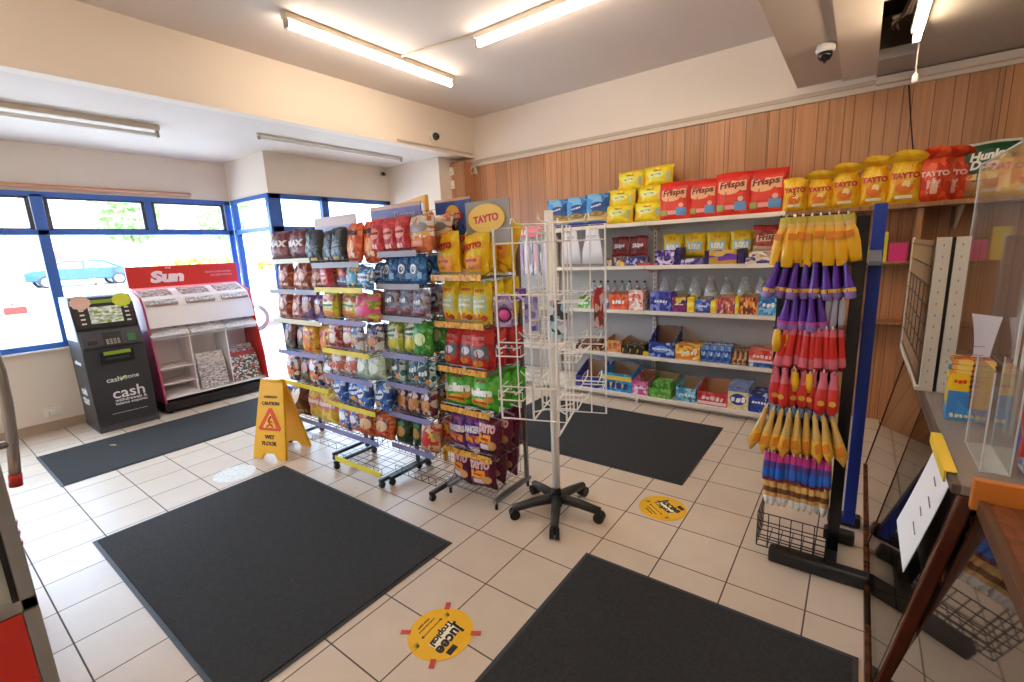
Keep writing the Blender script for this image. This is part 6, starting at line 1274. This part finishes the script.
# chocolate bar display box
r = thing('chocolate_display_box', 'blue and yellow display box full of chocolate bars on the counter', 'display box', (2.05, .25, .906), -.05)
CBX = P('cdb', ['4aa4dc', '5cb4e4', '3c8ccc'], (20, 20))
MB().box(0, .125, 0, .12, 0, .05, CBX).build('tray_front', parent=r); MB().box(0, .062, -.003, 0, .0, .12, P('cdbp', ['4494d4', '3c84c8'], (20, 20))).build('blue_panel', parent=r); MB().box(0.003, .056, -.003, 0, .12, .19, plain('f0c820', .4)).build('yellow_panel', parent=r)
MB().box(0, .003, 0, .12, .05, .18, plain('f0c820', .4)).box(.0, .125, .118, .121, .05, .2, CBX).build('tray_back', parent=r)
lettering('DUO', .035, plain('e8441c'), r, .03, .16, y=-.006); lettering('Crunchy', .10, plain('f4e8b0'), r, .063, .02, y=-.004)
BAR = P('bars', ['c84c24', 'e8943c', '8c2c1c', 'f0c860', '6c2418'], (26, 60))
n = 0
for zz in range(9):
    for xx in range(2):
        o = MB().prism([(-.03, .004), (-.025, 0), (.025, 0), (.03, .004), (.03, .016), (.025, .02), (-.025, .02), (-.03, .016)], 0, .1, BAR, axis='y').build('chocolate_bar') if n == 0 else bar0.copy()
        if n == 0: bar0 = o
        else: COL.objects.link(o)
        o.location = (2.083+xx*.062, .262, .958+zz*.0215); o.rotation_euler = (0, random.uniform(-.08, .08), random.uniform(-.15, .15)-.05); n += 1
        tag(o, 'orange and brown chocolate bar in the counter display box, %s layer %s' % (ORD[zz], ('left', 'right')[xx]), 'chocolate bar', 'chocolate bars in the counter display box')
o = thing('price_note', 'curled white handwritten note standing above the chocolate bars', 'note', (2.10, .37, 1.0), 0); mb = MB(); vs = []
for k in range(9):
    t = k/8; vs += [(.02*math.sin(t*3), -.02*math.sin(t*PI), t*.32), (.06+.03*t*t, -.015*math.sin(t*PI)-.01, t*.32-.01)]
mb.add(vs, [(a, a+1, a+3, a+2) for a in range(0, 16, 2)], plain('d8d2d8', .6)).build('paper', parent=o, smooth=True)
sc = MB(); 
for k in range(5): sc.tube([(.0, -.022, .05+k*.035), (.05, -.024, .052+k*.035)], .0014, 4, plain('6a6878'))
sc.build('handwriting', parent=o)
# white carrier bag pack and red goods at the right edge
K['carr'] = BagKind('carr', pack('bag_carrier', [hexc('e4dedc'), hexc('d8d2d0'), hexc('ece8e6')], (3, 4)), .26, .32, .08, [('T', 'bag for life', .8, .5, 'c83038', {'bold': .03})], name='carrier_bag', cat='carrier bag')
K['carr'].put(2.40, .33, .906, 'white bag with red lettering standing on the counter behind the acrylic screen', 'carrier bags on the counter', rz=-.4)
carton('toy_box', 'red and yellow packet standing at the right edge of the counter', 'box', 2.20, 2.40, -.08, .906, .24, .08, P('rtb', ['d8302c', 'e8b82c', '2c4ca8', 'e4443c'], (14, 14)), 'goods at the right edge of the counter')
carton('magazine_pile', 'pile of pale magazines at the right edge of the counter', 'magazines', 2.18, 2.44, -.34, .906, .03, .18, P('mgp', ['d8d4dc', 'b8b4c4', 'e8e4e8', '6c7cb0'], (14, 14)), 'goods at the right edge of the counter')

# ================================================================== LEFT EDGE: drinks fridge, basket, gate rail
r = thing('drinks_fridge', 'grey framed glass door fridge with red lower panel at the left edge', 'fridge', (-.70, -2.065, 0))
GF = mat('fridge_grey', hexc('8e8e90'), .35, noise=.03)
MB().box(-.66, -.03, -.72, 0, .06, 1.9, plain('e6e4e2', .4)).build('cabinet', parent=r, bevel=.006)
f = MB(); f.box(-.03, 0, -.045, 0, .40, 1.9, GF); f.box(-.03, 0, -.72, -.675, .4, 1.9, GF); f.box(-.03, 0, -.72, 0, 1.84, 1.9, GF); f.box(-.03, 0, -.72, 0, .40, .45, GF); f.build('door_frame', parent=r, bevel=.004)
MB().box(-.028, -.006, -.675, -.045, .45, 1.84, clear_mat('fridge_glass', (.9, .95, .93), gloss=.4, op=.35, opcol=(.75, .8, .76))).build('door_glass', parent=r)
MB().box(-.012, .001, -.062, -.045, .45, 1.84, BLK).build('door_seal', parent=r)
MB().box(-.03, .0, -.045, 0, .0, .395, GF).build('corner_post', parent=r, bevel=.004); MB().box(-.03, -.003, -.72, -.047, .03, .395, plain('d0261e', .3)).build('kick_panel', parent=r)
r = thing('shopping_basket', 'red plastic shopping baskets stacked on the floor beyond the fridge', 'basket', (-1.98, -2.16, 0), .05)
for k in range(3):
    z = .02+k*.06; M = Matrix.Translation((0, 0, z))
    b = MB(); a, c, a2, c2, h = .17, .11, .22, .15, .22; RB = plain('c8242c', .35, tag='basket')
    vs = [(-a, -c, 0), (a, -c, 0), (a, c, 0), (-a, c, 0), (-a2, -c2, h), (a2, -c2, h), (a2, c2, h), (-a2, c2, h)]
    vs += [(x*.96, y*.95, z_+.006 if z_ < .1 else z_) for x, y, z_ in vs]
    b.add(vs, [(0, 1, 2, 3), (0, 1, 5, 4), (1, 2, 6, 5), (2, 3, 7, 6), (3, 0, 4, 7), (8, 9, 10, 11), (8, 9, 13, 12), (9, 10, 14, 13), (10, 11, 15, 14), (11, 8, 12, 15), (4, 5, 13, 12), (5, 6, 14, 13), (6, 7, 15, 14), (7, 4, 12, 15)], RB, M=M)
    b.build('basket_shell', parent=r)
r = thing('gate_rail', 'silver curved tubular rail with a red end cap at the left edge', 'rail', (0, 0, 0))
STL = mat('brushed_steel', hexc('b4b0ac'), .28, metal=.9)
pts = [(-.1, -2.080, 1.082), (-.1, -2.066, 1.202), (-.1, -2.057, 1.314), (-.1, -2.055, 1.397), (-.1, -2.06, 1.466), (-.1, -2.09, 1.54), (-.1, -2.16, 1.60), (-.1, -2.28, 1.62), (-.1, -2.42, 1.58), (-.1, -2.52, 1.45), (-.1, -2.55, 1.2), (-.1, -2.55, .0)]
MB().tube(pts, .0125, 14, STL).build('rail_tube', parent=r, smooth=True); MB().tube([(-.1, -2.081, 1.074), (-.1, -2.077, 1.108)], .014, 14, plain('c02828', .35)).build('end_cap', parent=r, smooth=True)
MB().tube([(-.1, -2.07, 1.195), (-.1, -2.55, 1.2)], .010, 10, STL).build('cross_tube', parent=r, smooth=True)
